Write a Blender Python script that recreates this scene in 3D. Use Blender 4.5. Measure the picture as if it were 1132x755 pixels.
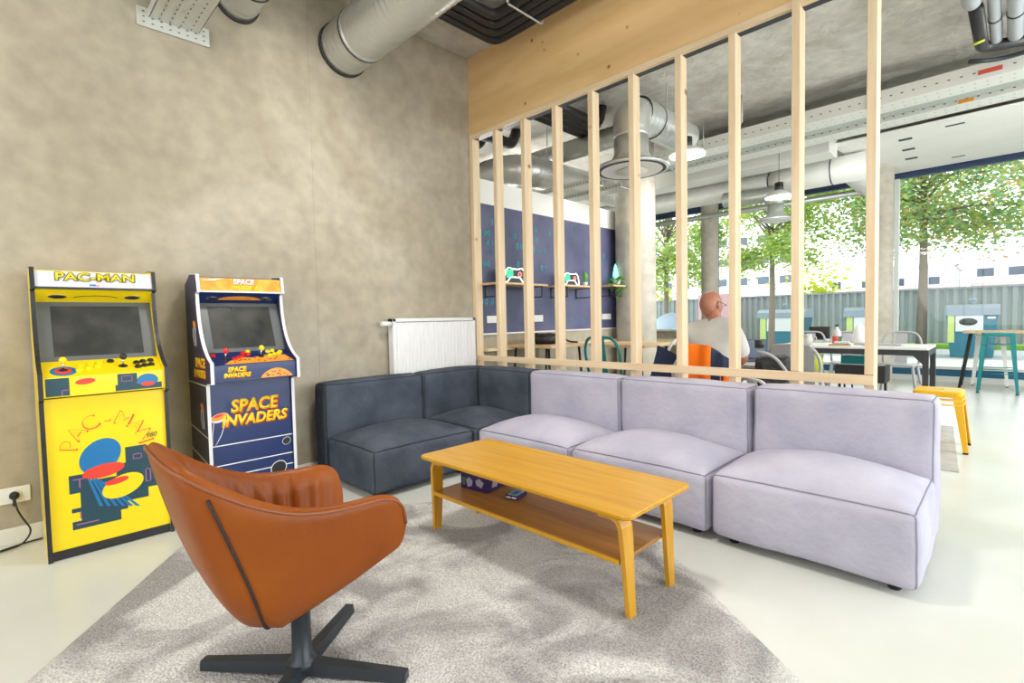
import bpy, bmesh, math, random
from mathutils import Vector, Matrix, noise
R_ = math.radians
random.seed(7)
for o in list(bpy.data.objects): bpy.data.objects.remove(o)
scene = bpy.context.scene
COL = scene.collection

# ------------------------------------------------------------------ camera, world, lights, exposure
cd = bpy.data.cameras.new('camera'); cam = bpy.data.objects.new('camera', cd); COL.objects.link(cam)
cd.sensor_width = 36; cd.lens = 557/1132*36; cd.clip_start = .02; cd.clip_end = 300
rt = Vector((.71079612, .70309571, -.0206226)); dn = Vector((.01578144, -.04525172, -.99885095)); fw = Vector((-.70322103, .70965393, -.04326061))
up = -dn
M = Matrix(((rt.x, up.x, -fw.x, 3.709), (rt.y, up.y, -fw.y, -3.2185), (rt.z, up.z, -fw.z, 1.12), (0, 0, 0, 1)))
loc = M.to_translation(); rot = M.to_3x3().normalized().to_quaternion()
cam.location = loc; cam.rotation_euler = rot.to_euler()
scene.camera = cam

w = bpy.data.worlds.new('world'); scene.world = w; w.use_nodes = True
bg = w.node_tree.nodes['Background']; bg.inputs[0].default_value = (.90, .955, 1, 1); bg.inputs[1].default_value = 3.3
scene.view_settings.view_transform = 'Standard'; scene.view_settings.look = 'None'
scene.view_settings.exposure = 0.16; scene.view_settings.gamma = 1; scene.view_settings.use_curve_mapping = False

def area(name, loc, target, sx, sy, power, col=(1, 1, 1)):
    l = bpy.data.lights.new(name, 'AREA'); l.shape = 'RECTANGLE'; l.size = sx; l.size_y = sy; l.energy = power; l.color = col
    o = bpy.data.objects.new(name, l); COL.objects.link(o); o.location = loc
    o.rotation_euler = (Vector(target)-Vector(loc)).to_track_quat('-Z', 'Y').to_euler()
    return o
area('ceiling_light_lounge', (2.0, -1.75, 3.5), (2.0, -1.70, 0), .40, .40, 50, (1, .97, .92))
area('added_fill_left_wall', (1.5, -5.0, 3.4), (.2, -3.6, 1.2), .8, .8, 38, (1, .99, .95))  # added fill that brightens the left wall, no fitting modelled
area('added_fill_behind', (3.2, -6.0, 1.9), (2.6, 0, 1.7), 6.0, 2.6, 105, (.97, .985, 1))  # added frontal fill for header and sofas, the back wall has no window
area('added_fill_side', (5.8, -1.2, 3.45), (3.2, -1.0, .2), 2.2, 3.0, 60, (1, .97, .93))  # added broad fill for the lounge, out of view, no real fitting
area('window_light_right', (8.3, 1.0, 1.9), (2.5, 0, 1.0), 6.0, 2.6, 150, (.93, .97, 1))
area('added_fill_cafe', (5.4, 3.4, 3.2), (2.0, 3.4, .2), 2.0, 3.0, 120, (1, .98, .95))  # added fill to lift the cafe interior, beside the real pendants

area('added_uplight_hidden', (-2.2, 2.2, 2.1), (-1.4, 2.0, 3.6), 1.6, 1.6, 70, (1, .98, .95))  # added uplight, hidden behind the mural wall, brightens the dim ceiling there

# ------------------------------------------------------------------ materials
def mat(name, col, rough=.6, metal=0, col2=None, nscale=4, bump=0, bscale=30, spec=.5, detail=6, lo=.35, hi=.65, emit=None, estr=0, stretch=None, coat=0):
    m = bpy.data.materials.new(name); m.use_nodes = True; nt = m.node_tree; b = nt.nodes['Principled BSDF']
    b.inputs['Base Color'].default_value = (*col, 1); b.inputs['Roughness'].default_value = rough; b.inputs['Metallic'].default_value = metal
    b.inputs['Specular IOR Level'].default_value = spec; b.inputs['Coat Weight'].default_value = coat
    tc = None
    if col2 or bump:
        tc = nt.nodes.new('ShaderNodeTexCoord'); mp = nt.nodes.new('ShaderNodeMapping')
        if stretch: mp.inputs['Scale'].default_value = stretch
        g = nt.nodes.new('ShaderNodeNewGeometry')
        nt.links.new(g.outputs['Position'] if not stretch or True else tc.outputs['Object'], mp.inputs['Vector'])
    if col2:
        n = nt.nodes.new('ShaderNodeTexNoise'); n.inputs['Scale'].default_value = nscale; n.inputs['Detail'].default_value = detail
        nt.links.new(mp.outputs[0], n.inputs['Vector'])
        r = nt.nodes.new('ShaderNodeValToRGB'); r.color_ramp.elements[0].position = lo; r.color_ramp.elements[1].position = hi
        r.color_ramp.elements[0].color = (*col, 1); r.color_ramp.elements[1].color = (*col2, 1)
        nt.links.new(n.outputs[0], r.inputs[0]); nt.links.new(r.outputs[0], b.inputs['Base Color'])
    if bump:
        n2 = nt.nodes.new('ShaderNodeTexNoise'); n2.inputs['Scale'].default_value = bscale; n2.inputs['Detail'].default_value = 5
        nt.links.new(mp.outputs[0], n2.inputs['Vector'])
        bp = nt.nodes.new('ShaderNodeBump'); bp.inputs['Strength'].default_value = bump; bp.inputs['Distance'].default_value = .02
        nt.links.new(n2.outputs[0], bp.inputs['Height']); nt.links.new(bp.outputs[0], b.inputs['Normal'])
    if emit:
        b.inputs['Emission Color'].default_value = (*emit, 1); b.inputs['Emission Strength'].default_value = estr
    return m

def concrete(name, c1, c2, c3, s=.7, bump=.25, rough=.8):
    m = bpy.data.materials.new(name); m.use_nodes = True; nt = m.node_tree; b = nt.nodes['Principled BSDF']; b.inputs['Roughness'].default_value = rough
    g = nt.nodes.new('ShaderNodeNewGeometry')
    def nz(sc, det, dist=0):
        n = nt.nodes.new('ShaderNodeTexNoise'); n.inputs['Scale'].default_value = sc; n.inputs['Detail'].default_value = det; n.inputs['Distortion'].default_value = dist
        nt.links.new(g.outputs['Position'], n.inputs['Vector']); return n
    a = nz(s, 4, 1.2); r = nt.nodes.new('ShaderNodeValToRGB')
    for e, p, c in ((0, .36, c1), (1, .62, c3)):
        r.color_ramp.elements[e].position = p; r.color_ramp.elements[e].color = (*c, 1)
    e = r.color_ramp.elements.new(.48); e.color = (*c2, 1)
    nt.links.new(a.outputs[0], r.inputs[0])
    f = nz(9, 8); r2 = nt.nodes.new('ShaderNodeValToRGB')
    r2.color_ramp.elements[0].position = .3; r2.color_ramp.elements[0].color = (.86, .86, .86, 1); r2.color_ramp.elements[1].position = .68; r2.color_ramp.elements[1].color = (1.08, 1.08, 1.08, 1)
    nt.links.new(f.outputs[0], r2.inputs[0])
    mx = nt.nodes.new('ShaderNodeMix'); mx.data_type = 'RGBA'; mx.blend_type = 'MULTIPLY'; mx.inputs[0].default_value = 1
    nt.links.new(r.outputs[0], mx.inputs[6]); nt.links.new(r2.outputs[0], mx.inputs[7])
    nt.links.new(mx.outputs[2], b.inputs['Base Color'])
    h = nz(22, 8); bp = nt.nodes.new('ShaderNodeBump'); bp.inputs['Strength'].default_value = bump; bp.inputs['Distance'].default_value = .02
    nt.links.new(h.outputs[0], bp.inputs['Height']); nt.links.new(bp.outputs[0], b.inputs['Normal'])
    return m

def timber(name, c1, c2, axis='Z', scale=1.0, grain=14, kn=4.2, knots=True, rough=.55, knotc=(.28, .13, .04), coat=0):
    m = bpy.data.materials.new(name); m.use_nodes = True; nt = m.node_tree; b = nt.nodes['Principled BSDF']; b.inputs['Roughness'].default_value = rough
    b.inputs['Coat Weight'].default_value = coat; b.inputs['Coat Roughness'].default_value = .25
    g = nt.nodes.new('ShaderNodeNewGeometry'); mp = nt.nodes.new('ShaderNodeMapping')
    sc = [grain*scale]*3; sc['XYZ'.index(axis)] = .9*scale
    mp.inputs['Scale'].default_value = sc; nt.links.new(g.outputs['Position'], mp.inputs['Vector'])
    n = nt.nodes.new('ShaderNodeTexNoise'); n.inputs['Scale'].default_value = 1.6; n.inputs['Detail'].default_value = 5; n.inputs['Distortion'].default_value = .6
    nt.links.new(mp.outputs[0], n.inputs['Vector'])
    r = nt.nodes.new('ShaderNodeValToRGB'); r.color_ramp.elements[0].position = .35; r.color_ramp.elements[1].position = .65
    r.color_ramp.elements[0].color = (*c1, 1); r.color_ramp.elements[1].color = (*c2, 1); nt.links.new(n.outputs[0], r.inputs[0])
    out = r.outputs[0]
    if knots:
        v = nt.nodes.new('ShaderNodeTexVoronoi'); v.inputs['Scale'].default_value = kn*scale
        nt.links.new(g.outputs['Position'], v.inputs['Vector'])
        r2 = nt.nodes.new('ShaderNodeValToRGB'); r2.color_ramp.elements[0].position = .05; r2.color_ramp.elements[0].color = (1, 1, 1, 1); r2.color_ramp.elements[1].position = .11; r2.color_ramp.elements[1].color = (0, 0, 0, 1)
        nt.links.new(v.outputs['Distance'], r2.inputs[0])
        mx = nt.nodes.new('ShaderNodeMix'); mx.data_type = 'RGBA'; nt.links.new(r2.outputs[0], mx.inputs[0]); nt.links.new(out, mx.inputs[6]); mx.inputs[7].default_value = (*knotc, 1)
        out = mx.outputs[2]
    nt.links.new(out, b.inputs['Base Color'])
    return m

def glass_mat():
    m = bpy.data.materials.new('clear_glass'); m.use_nodes = True; nt = m.node_tree; nt.nodes.clear()
    o = nt.nodes.new('ShaderNodeOutputMaterial'); t = nt.nodes.new('ShaderNodeBsdfTransparent'); gl = nt.nodes.new('ShaderNodeBsdfGlossy'); gl.inputs['Roughness'].default_value = 0.02
    t.inputs[0].default_value = (.97, .99, .98, 1)
    f = nt.nodes.new('ShaderNodeFresnel'); f.inputs[0].default_value = 1.35; mx = nt.nodes.new('ShaderNodeMixShader')
    nt.links.new(f.outputs[0], mx.inputs[0]); nt.links.new(t.outputs[0], mx.inputs[1]); nt.links.new(gl.outputs[0], mx.inputs[2]); nt.links.new(mx.outputs[0], o.inputs[0])
    return m

def leaf_mat(name, cols):
    m = bpy.data.materials.new(name); m.use_nodes = True; nt = m.node_tree; nt.nodes.clear()
    o = nt.nodes.new('ShaderNodeOutputMaterial'); g = nt.nodes.new('ShaderNodeNewGeometry'); r = nt.nodes.new('ShaderNodeValToRGB')
    while len(r.color_ramp.elements) > 1: r.color_ramp.elements.remove(r.color_ramp.elements[0])
    r.color_ramp.elements[0].position = 0; r.color_ramp.elements[0].color = (*cols[0], 1)
    for i, c in enumerate(cols[1:]): e = r.color_ramp.elements.new((i+1)/len(cols)); e.color = (*c, 1)
    nt.links.new(g.outputs['Random Per Island'], r.inputs[0])
    d = nt.nodes.new('ShaderNodeBsdfDiffuse'); t = nt.nodes.new('ShaderNodeBsdfTranslucent'); mx = nt.nodes.new('ShaderNodeMixShader'); mx.inputs[0].default_value = .62
    nt.links.new(r.outputs[0], d.inputs[0]); nt.links.new(r.outputs[0], t.inputs[0]); nt.links.new(d.outputs[0], mx.inputs[1]); nt.links.new(t.outputs[0], mx.inputs[2]); nt.links.new(mx.outputs[0], o.inputs[0])
    return m

def rug_mat():
    m = bpy.data.materials.new('grey_pile_rug'); m.use_nodes = True; nt = m.node_tree; b = nt.nodes['Principled BSDF']; b.inputs['Roughness'].default_value = .95; b.inputs['Specular IOR Level'].default_value = .1
    g = nt.nodes.new('ShaderNodeNewGeometry')
    def nz(sc, det, dist=0):
        n = nt.nodes.new('ShaderNodeTexNoise'); n.inputs['Scale'].default_value = sc; n.inputs['Detail'].default_value = det; n.inputs['Distortion'].default_value = dist
        nt.links.new(g.outputs['Position'], n.inputs['Vector']); return n
    a = nz(2.6, 9, .8); r = nt.nodes.new('ShaderNodeValToRGB'); r.color_ramp.elements[0].position = .42; r.color_ramp.elements[1].position = .57
    r.color_ramp.elements[0].color = (.42, .405, .395, 1); r.color_ramp.elements[1].color = (.78, .76, .735, 1); nt.links.new(a.outputs[0], r.inputs[0])
    f = nz(140, 4); r2 = nt.nodes.new('ShaderNodeValToRGB'); r2.color_ramp.elements[0].position = .3; r2.color_ramp.elements[0].color = (.62, .62, .62, 1); r2.color_ramp.elements[1].position = .62; r2.color_ramp.elements[1].color = (1.15, 1.15, 1.15, 1)
    nt.links.new(f.outputs[0], r2.inputs[0])
    mx = nt.nodes.new('ShaderNodeMix'); mx.data_type = 'RGBA'; mx.blend_type = 'MULTIPLY'; mx.inputs[0].default_value = 1
    nt.links.new(r.outputs[0], mx.inputs[6]); nt.links.new(r2.outputs[0], mx.inputs[7]); nt.links.new(mx.outputs[2], b.inputs['Base Color'])
    h = nz(110, 4); bp = nt.nodes.new('ShaderNodeBump'); bp.inputs['Strength'].default_value = .9; bp.inputs['Distance'].default_value = .02
    nt.links.new(h.outputs[0], bp.inputs['Height']); nt.links.new(bp.outputs[0], b.inputs['Normal'])
    return m

def spiral_mat(name, axis, col=(.62, .63, .60), rough=.33, freq=26):
    m = bpy.data.materials.new(name); m.use_nodes = True; nt = m.node_tree; b = nt.nodes['Principled BSDF']
    b.inputs['Metallic'].default_value = .6; b.inputs['Roughness'].default_value = rough; b.inputs['Base Color'].default_value = (*col, 1)
    return m

MT = dict(
    wallc=concrete('concrete_wall', (.365, .315, .232), (.40, .35, .263), (.455, .405, .318), .8, .10),
    ceil=concrete('rough_concrete_ceiling', (.50, .47, .42), (.58, .555, .505), (.66, .64, .59), 1.3, .8, .95),
    colc=concrete('column_concrete', (.46, .42, .34), (.52, .48, .40), (.58, .54, .46), 1.0, .1),
    floor=mat('pale_resin_floor', (.62, .63, .575), .28, col2=(.69, .70, .655), nscale=1.2, spec=.4),
    white=mat('white_paint', (.80, .79, .75), .5), offwhite=mat('off_white_board', (.93, .92, .88), .5, col2=(.88, .87, .81), nscale=1.5),
    plywood=timber('pine_plywood', (.72, .46, .20), (.79, .54, .265), 'X', .8, grain=6, kn=7),
    pine=timber('pine_stud', (.72, .54, .34), (.82, .65, .44), 'Z', 1.0),
    pinex=timber('pine_rail', (.72, .54, .34), (.82, .65, .44), 'X', 1.0),
    tablew=timber('honey_wood', (.52, .245, .005), (.62, .32, .012), 'X', 1.2, knots=False, rough=.35, coat=.15),
    tableleg=timber('honey_leg_wood', (.55, .26, .006), (.64, .33, .012), 'Z', 1.2, knots=False, rough=.38, coat=.3),
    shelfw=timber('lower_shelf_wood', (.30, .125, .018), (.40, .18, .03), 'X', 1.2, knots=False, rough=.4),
    board=timber('cafe_table_wood', (.62, .42, .22), (.74, .54, .32), 'Y', 1.0, knots=False),
    dark=mat('charcoal_suede', (.050, .062, .085), .9, col2=(.085, .10, .13), nscale=5, bump=.25, bscale=35, spec=.2),
    darkpipe=mat('black_piping', (.02, .024, .032), .8),
    lilac=mat('pale_lilac_suede', (.43, .415, .52), .9, col2=(.52, .50, .59), nscale=4, bump=.25, bscale=30, spec=.2),
    lilacpipe=mat('grey_lilac_piping', (.29, .28, .35), .85),
    foot=mat('black_rubber', (.012, .012, .014), .6),
    leather=mat('tan_leather', (.225, .050, .003), .44, col2=(.30, .074, .006), nscale=3, bump=.06, bscale=90, spec=.28),
    seam=mat('dark_seam', (.03, .012, .008), .6), leatherpipe=mat('leather_piping', (.26, .075, .02), .45),
    steel=mat('charcoal_steel', (.035, .042, .052), .42, .4, spec=.6),
    rug=rug_mat(), mat2=mat('small_grey_rug', (.42, .41, .38), .95, col2=(.52, .51, .47), nscale=12, bump=.4, bscale=120),
    galv=spiral_mat('galvanised_duct', 'X'), galvg=spiral_mat('dull_galvanised_duct', 'X', (.50, .53, .48), .42),
    tray=mat('galvanised_tray', (.62, .63, .58), .45, .5), trayw=mat('pale_tray', (.78, .78, .73), .5, .2), hole=mat('dark_slot', (.05, .05, .045), .7),
    black=mat('black_insulation', (.02, .019, .02), .45), grey=mat('grey_pipe', (.42, .44, .46), .45), clip=mat('white_clip', (.7, .7, .68), .5),
    radi=mat('radiator_enamel', (.80, .80, .80), .3), chrome=mat('chrome', (.7, .7, .7), .2, 1),
    yel=mat('yellow_print', (.90, .68, .0), .35, coat=.3), blk=mat('black_trim', (.018, .018, .02), .4), navy=mat('navy_print', (.006, .022, .115), .35, coat=.3),
    sidenavy=mat('indigo_side_print', (.030, .028, .085), .4), whitetrim=mat('white_trim', (.74, .74, .76), .4), screen=mat('dark_screen', (.022, .024, .024), .12, spec=.8, col2=(.055, .055, .05), nscale=8),
    bezel=mat('screen_bezel', (.12, .13, .13), .3), marqw=mat('pale_marquee', (.66, .67, .76), .35), marqo=mat('orange_marquee', (.80, .30, .02), .35, col2=(.92, .50, .06), nscale=16),
    orange=mat('orange_print', (.82, .27, .02), .4, col2=(.90, .36, .04), nscale=20), oyel=mat('lettering_yellow', (.92, .66, .02), .4), red=mat('red_print', (.75, .055, .03), .4),
    blue=mat('blue_print', (.01, .17, .42), .4), teal_d=mat('dark_teal_print', (.015, .06, .085), .4), pink=mat('purple_line', (.35, .12, .28), .4), wprint=mat('white_line', (.8, .8, .82), .4),
    btnred=mat('red_button', (.75, .02, .02), .2), btnyel=mat('yellow_button', (.90, .72, .01), .2), btnblk=mat('black_button', (.015, .015, .015), .25),
    mural=mat('slate_blue_mural', (.022, .036, .085), .5, col2=(.19, .18, .32), nscale=1.1, lo=.3, hi=.75), digit=mat('cyan_digit', (.03, .30, .36), .5), digitd=mat('faint_digit', (.05, .13, .20), .5),
    neonw=mat('neon_white', (.9, 1, .95), .4, emit=(.85, 1, .93), estr=1.5), neong=mat('neon_green', (.05, .8, .3), .4, emit=(.03, .75, .25), estr=1.0), neonr=mat('neon_red', (.8, .2, .2), .4, emit=(.9, .25, .25), estr=.9), neonc=mat('neon_cyan', (.3, .9, .8), .4, emit=(.3, .95, .8), estr=1),
    green=mat('leaf_green', (.08, .30, .03), .5, col2=(.15, .42, .06), nscale=30), pot=mat('white_pot', (.75, .75, .72), .4), socket=mat('socket_plastic', (.82, .82, .80), .35),
    teal=mat('teal_enamel', (.0, .20, .21), .35), yelm=mat('yellow_enamel', (.88, .47, .0), .35), greym=mat('grey_enamel', (.40, .40, .42), .4), whitem=mat('white_enamel', (.72, .72, .70), .4),
    frame=mat('navy_window_frame', (.035, .065, .14), .4), pale=mat('pale_sill', (.78, .80, .78), .5), bluef=mat('blue_film', (.02, .13, .25), .5), glass=glass_mat(),
    apron=mat('anthracite_frame', (.03, .03, .035), .5), top=mat('white_top', (.72, .71, .69), .4), skin=mat('skin', (.34, .135, .08), .45, col2=(.40, .165, .10), nscale=9),
    shirt=mat('light_grey_shirt', (.50, .48, .46), .9, col2=(.57, .55, .52), nscale=6, bump=.3, bscale=12), hivis=mat('orange_fabric', (.95, .19, .0), .8), navyf=mat('navy_fabric', (.02, .03, .075), .9), trouser=mat('trousers', (.05, .06, .09), .9),
    bag=mat('black_bag', (.018, .018, .018), .45, bump=.8, bscale=25), lampb=mat('lamp_black', (.02, .02, .022), .4), lampe=mat('lamp_glow', (1, 1, 1), .5, emit=(1, .98, .94), estr=3.0), shade=mat('lamp_shade', (.7, .7, .68), .4),
    cardbox=mat('purple_box', (.028, .012, .10), .4), box2=mat('box_art', (.35, .34, .45), .4), box3=mat('box_green', (.05, .16, .12), .4), cblue=mat('card_blue', (.03, .12, .32), .4), ccy=mat('card_cyan', (.25, .55, .65), .4),
    binteal=mat('bin_teal', (.03, .17, .24), .5), bingrey=mat('bin_hood', (.30, .36, .44), .5), binw=mat('bin_white', (.72, .74, .75), .5), bingreen=mat('bin_strip', (.55, .66, .22), .5),
    fence=mat('grey_fence', (.30, .32, .35), .6), road=mat('road', (.38, .39, .40), .9), kerb=mat('kerb', (.62, .62, .60), .9), grass=mat('grass', (.14, .33, .03), .95, col2=(.24, .45, .06), nscale=9, bump=.9, bscale=40),
    bld=mat('white_render', (.78, .77, .76), .8), bldp=mat('pink_render', (.62, .42, .40), .8), win=mat('far_window', (.07, .09, .13), .2), bark=mat('bark', (.24, .19, .15), .9), pinkp=mat('pink_panel', (.68, .40, .46), .7),
    leafa=leaf_mat('tree_leaves', [(.30, .46, .10), (.40, .55, .12), (.52, .62, .14), (.62, .66, .20), (.36, .52, .18)]),
    leafb=leaf_mat('tree_leaves_mixed', [(.26, .44, .16), (.32, .50, .20), (.38, .56, .20), (.54, .62, .16), (.70, .48, .16), (.28, .46, .26)]),
    bush=leaf_mat('yellow_bush_leaves', [(.50, .52, .05), (.60, .58, .10), (.42, .50, .05)]),
    lcd=mat('laptop_display', (.22, .27, .34), .25),
    lapt=mat('laptop_shell', (.10, .13, .17), .35), bottle=mat('bottle_plastic', (.55, .55, .52), .25), lblr=mat('red_label', (.70, .10, .08), .5), lblg=mat('green_label', (.02, .12, .05), .5), cheese=mat('wooden_board', (.45, .27, .10), .6), lime=mat('lime_plastic', (.55, .60, .03), .5),
    cable=mat('black_cable', (.015, .015, .015), .5), duct_ring=mat('duct_gasket', (.03, .03, .03), .6), redl=mat('red_label_strip', (.65, .09, .06), .5),
)

# ------------------------------------------------------------------ mesh helpers
class B:
    def __init__(s): s.bm = bmesh.new(); s.mats = []; s.mi = 0
    def m(s, name):
        mt = MT[name]
        if mt not in s.mats: s.mats.append(mt)
        s.mi = s.mats.index(mt); return s
    def _f(s, vs):
        try: f = s.bm.faces.new(vs)
        except ValueError: return None
        f.material_index = s.mi; return f
    def box(s, x0, x1, y0, y1, z0, z1, bev=0, T=None):
        r = bmesh.new(); bmesh.ops.create_cube(r, size=1)
        for v in r.verts: v.co = Vector(((x0+x1)/2+v.co.x*(x1-x0), (y0+y1)/2+v.co.y*(y1-y0), (z0+z1)/2+v.co.z*(z1-z0)))
        if bev: bmesh.ops.bevel(r, geom=r.edges[:], offset=bev, segments=2, affect='EDGES', profile=.5)
        if T: r.transform(T)
        s.add(r); return s
    def add(s, r):
        mp = {v: s.bm.verts.new(v.co) for v in r.verts}
        for f in r.faces:
            g = s._f([mp[v] for v in f.verts])
            if g: g.smooth = f.smooth
        r.free()
    def ring_loft(s, rings, closed=True, cap=True, smooth=True):
        vv = [[s.bm.verts.new(p) for p in r] for r in rings]
        n = len(rings[0])
        for a, b in zip(vv[:-1], vv[1:]):
            for i in range(n if closed else n-1):
                f = s._f([a[i], a[(i+1) % n], b[(i+1) % n], b[i]])
                if f: f.smooth = smooth
        if cap: s._f(vv[0][::-1]); s._f(vv[-1])
        return vv
    def tube(s, pts, r, n=10, cap=True, smooth=True):
        pts = [Vector(p) for p in pts]; rs = r if isinstance(r, (list, tuple)) else [r]*len(pts)
        rings = []; prev = None
        for i, p in enumerate(pts):
            t = (pts[min(i+1, len(pts)-1)]-pts[max(i-1, 0)]).normalized()
            if prev is None:
                a = Vector((0, 0, 1)) if abs(t.z) < .9 else Vector((1, 0, 0)); u = t.cross(a).normalized()
            else:
                u = (prev-t*prev.dot(t)).normalized()
            prev = u; v = t.cross(u)
            rings.append([p+(u*math.cos(2*math.pi*k/n)+v*math.sin(2*math.pi*k/n))*rs[i] for k in range(n)])
        s.ring_loft(rings, cap=cap, smooth=smooth); return s
    def cyl(s, c, r, h, n=24, r2=None, axis='Z'):
        d = {'X': Vector((1, 0, 0)), 'Y': Vector((0, 1, 0)), 'Z': Vector((0, 0, 1))}[axis] if isinstance(axis, str) else Vector(axis).normalized()
        c = Vector(c); return s.tube([c, c+d*h], [r, r if r2 is None else r2], n)
    def lathe(s, c, prof, n=24, axis=None):
        c = Vector(c); q = Vector((0, 0, 1)).rotation_difference(Vector(axis)) if axis else None
        rings = []
        for r, z in prof:
            ring = []
            for k in range(n):
                p = Vector((r*math.cos(2*math.pi*k/n), r*math.sin(2*math.pi*k/n), z))
                if q: p = q @ p
                ring.append(c+p)
            rings.append(ring)
        s.ring_loft(rings); return s
    def prism(s, poly, o, u, v, d):       # polygon (a,b) in plane o + a*u + b*v, extruded by vector d
        o, u, v, d = Vector(o), Vector(u), Vector(v), Vector(d)
        a = [s.bm.verts.new(o+u*p[0]+v*p[1]) for p in poly]; b = [s.bm.verts.new(x.co+d) for x in a]
        s._f(a[::-1]); s._f(b)
        for i in range(len(a)): s._f([a[i], a[(i+1) % len(a)], b[(i+1) % len(a)], b[i]])
        return s
    def text(s, txt, o, u, v, size, ext=.002, bold=0, width=1.0, shear=0, center=True):
        c = bpy.data.curves.new('t', 'FONT'); c.body = txt; c.size = size; c.offset = bold; c.shear = shear; c.extrude = 0; c.resolution_u = 3
        c.align_x = 'CENTER' if center else 'LEFT'; c.align_y = 'CENTER'
        t = bpy.data.objects.new('t', c); COL.objects.link(t)
        dg = bpy.context.evaluated_depsgraph_get(); dg.update()
        me = bpy.data.meshes.new_from_object(t.evaluated_get(dg)); bpy.data.objects.remove(t); bpy.data.curves.remove(c)
        r = bmesh.new(); r.from_mesh(me); bpy.data.meshes.remove(me)
        o, u, v = Vector(o), Vector(u).normalized(), Vector(v).normalized(); nn = u.cross(v)
        for x in r.verts: x.co = o+u*(x.co.x*width)+v*x.co.y
        g = bmesh.ops.extrude_face_region(r, geom=r.faces[:])
        bmesh.ops.translate(r, vec=nn*ext, verts=[e for e in g['geom'] if isinstance(e, bmesh.types.BMVert)])
        s.add(r); return s
    def build(s, name, parent=None, smooth=None, mods=None, loc=None, recalc=True):
        if recalc: bmesh.ops.recalc_face_normals(s.bm, faces=s.bm.faces[:])
        me = bpy.data.meshes.new(name); s.bm.to_mesh(me); s.bm.free()
        for m_ in s.mats: me.materials.append(m_)
        if smooth is not None:
            for p in me.polygons: p.use_smooth = smooth
        o = bpy.data.objects.new(name, me); COL.objects.link(o)
        if parent: o.parent = parent; 
        if loc: o.location = loc
        return o

def empty(name, loc=(0, 0, 0), rz=0):
    o = bpy.data.objects.new(name, None); COL.objects.link(o); o.location = loc; o.rotation_euler = (0, 0, rz); o.empty_display_size = .1; return o
def tag(o, label, cat, group=None, kind=None):
    o['label'] = label; o['category'] = cat
    if group: o['group'] = group
    if kind: o['kind'] = kind
    return o
def structure(o, label=None):
    o['kind'] = 'structure'
    if label: o['label'] = label
    return o
def mbox(name, m, *a, parent=None, bev=0): return B().m(m).box(*a, bev=bev).build(name, parent)
def copy_tree(o, parent=None):
    c = o.copy(); COL.objects.link(c); c.parent = parent
    for ch in list(o.children): copy_tree(ch, c)
    return c
def local(o, pts): return o
def arc(c, u, v, r, a0, a1, n):
    c, u, v = Vector(c), Vector(u), Vector(v)
    return [c+u*(r*math.cos(R_(a0+(a1-a0)*i/n)))+v*(r*math.sin(R_(a0+(a1-a0)*i/n))) for i in range(n+1)]
def bent(pts, rad, n=6):                 # polyline with rounded corners
    pts = [Vector(p) for p in pts]; out = [pts[0]]
    for i in range(1, len(pts)-1):
        p = pts[i]; a = (pts[i-1]-p); b = (pts[i+1]-p); r = min(rad, a.length*.49, b.length*.49)
        pa = p+a.normalized()*r; pb = p+b.normalized()*r
        for k in range(n+1):
            t = k/n; out.append(pa*(1-t)**2+p*2*t*(1-t)+pb*t*t)
    out.append(pts[-1]); return out

# ================================================================== SETTING
CZ = 3.6
structure(mbox('floor', 'floor', -4.2, 8.6, -6.2, 7.45, -.1, 0), 'pale glossy resin floor')
structure(mbox('ceiling', 'ceil', -4.2, 8.6, -6.2, 7.45, CZ, CZ+.2), 'rough bare concrete ceiling')
structure(mbox('wall_left', 'wallc', -.2, 0, -6.2, .09, 0, CZ), 'bare concrete wall')
structure(mbox('wall_low', 'wallc', -.2, 0, .09, 3.3, 0, 2.50), 'lower wall carrying the mural, open above')
structure(mbox('wall_back', 'white', -.2, 8.6, -6.4, -6.2, 0, CZ))
structure(mbox('wall_inner', 'white', -4.2, -.2, -.6, -.4, 0, CZ))
structure(mbox('wall_far_left', 'white', -4.4, -4.2, -.6, 7.45, 0, CZ))
b = B().m('white').box(8.6, 8.8, -6.2, 7.45, 2.95, CZ).box(8.6, 8.8, -6.2, -2.4, 0, 2.95).box(8.6, 8.8, 5.6, 7.45, 0, 2.95).box(8.6, 8.8, -2.4, 5.6, 0, .2)
structure(b.build('wall_right'))
mbx = B().m('glass').box(8.68, 8.69, -2.4, 5.6, .2, 2.95); structure(mbx.build('window_2'), 'glass of the side window')
# board form joint running down the concrete wall
b = B().m('wallc')
b.box(0, .0025, -1.547, -1.543, 0, CZ); structure(b.build('trim_1'), 'faint pour joint in the concrete wall')
b = B().m('white'); b.box(0, .02, -6.2, -.03, 0, .085, bev=.004); structure(b.build('baseboard_left'), 'low white skirting')
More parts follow.
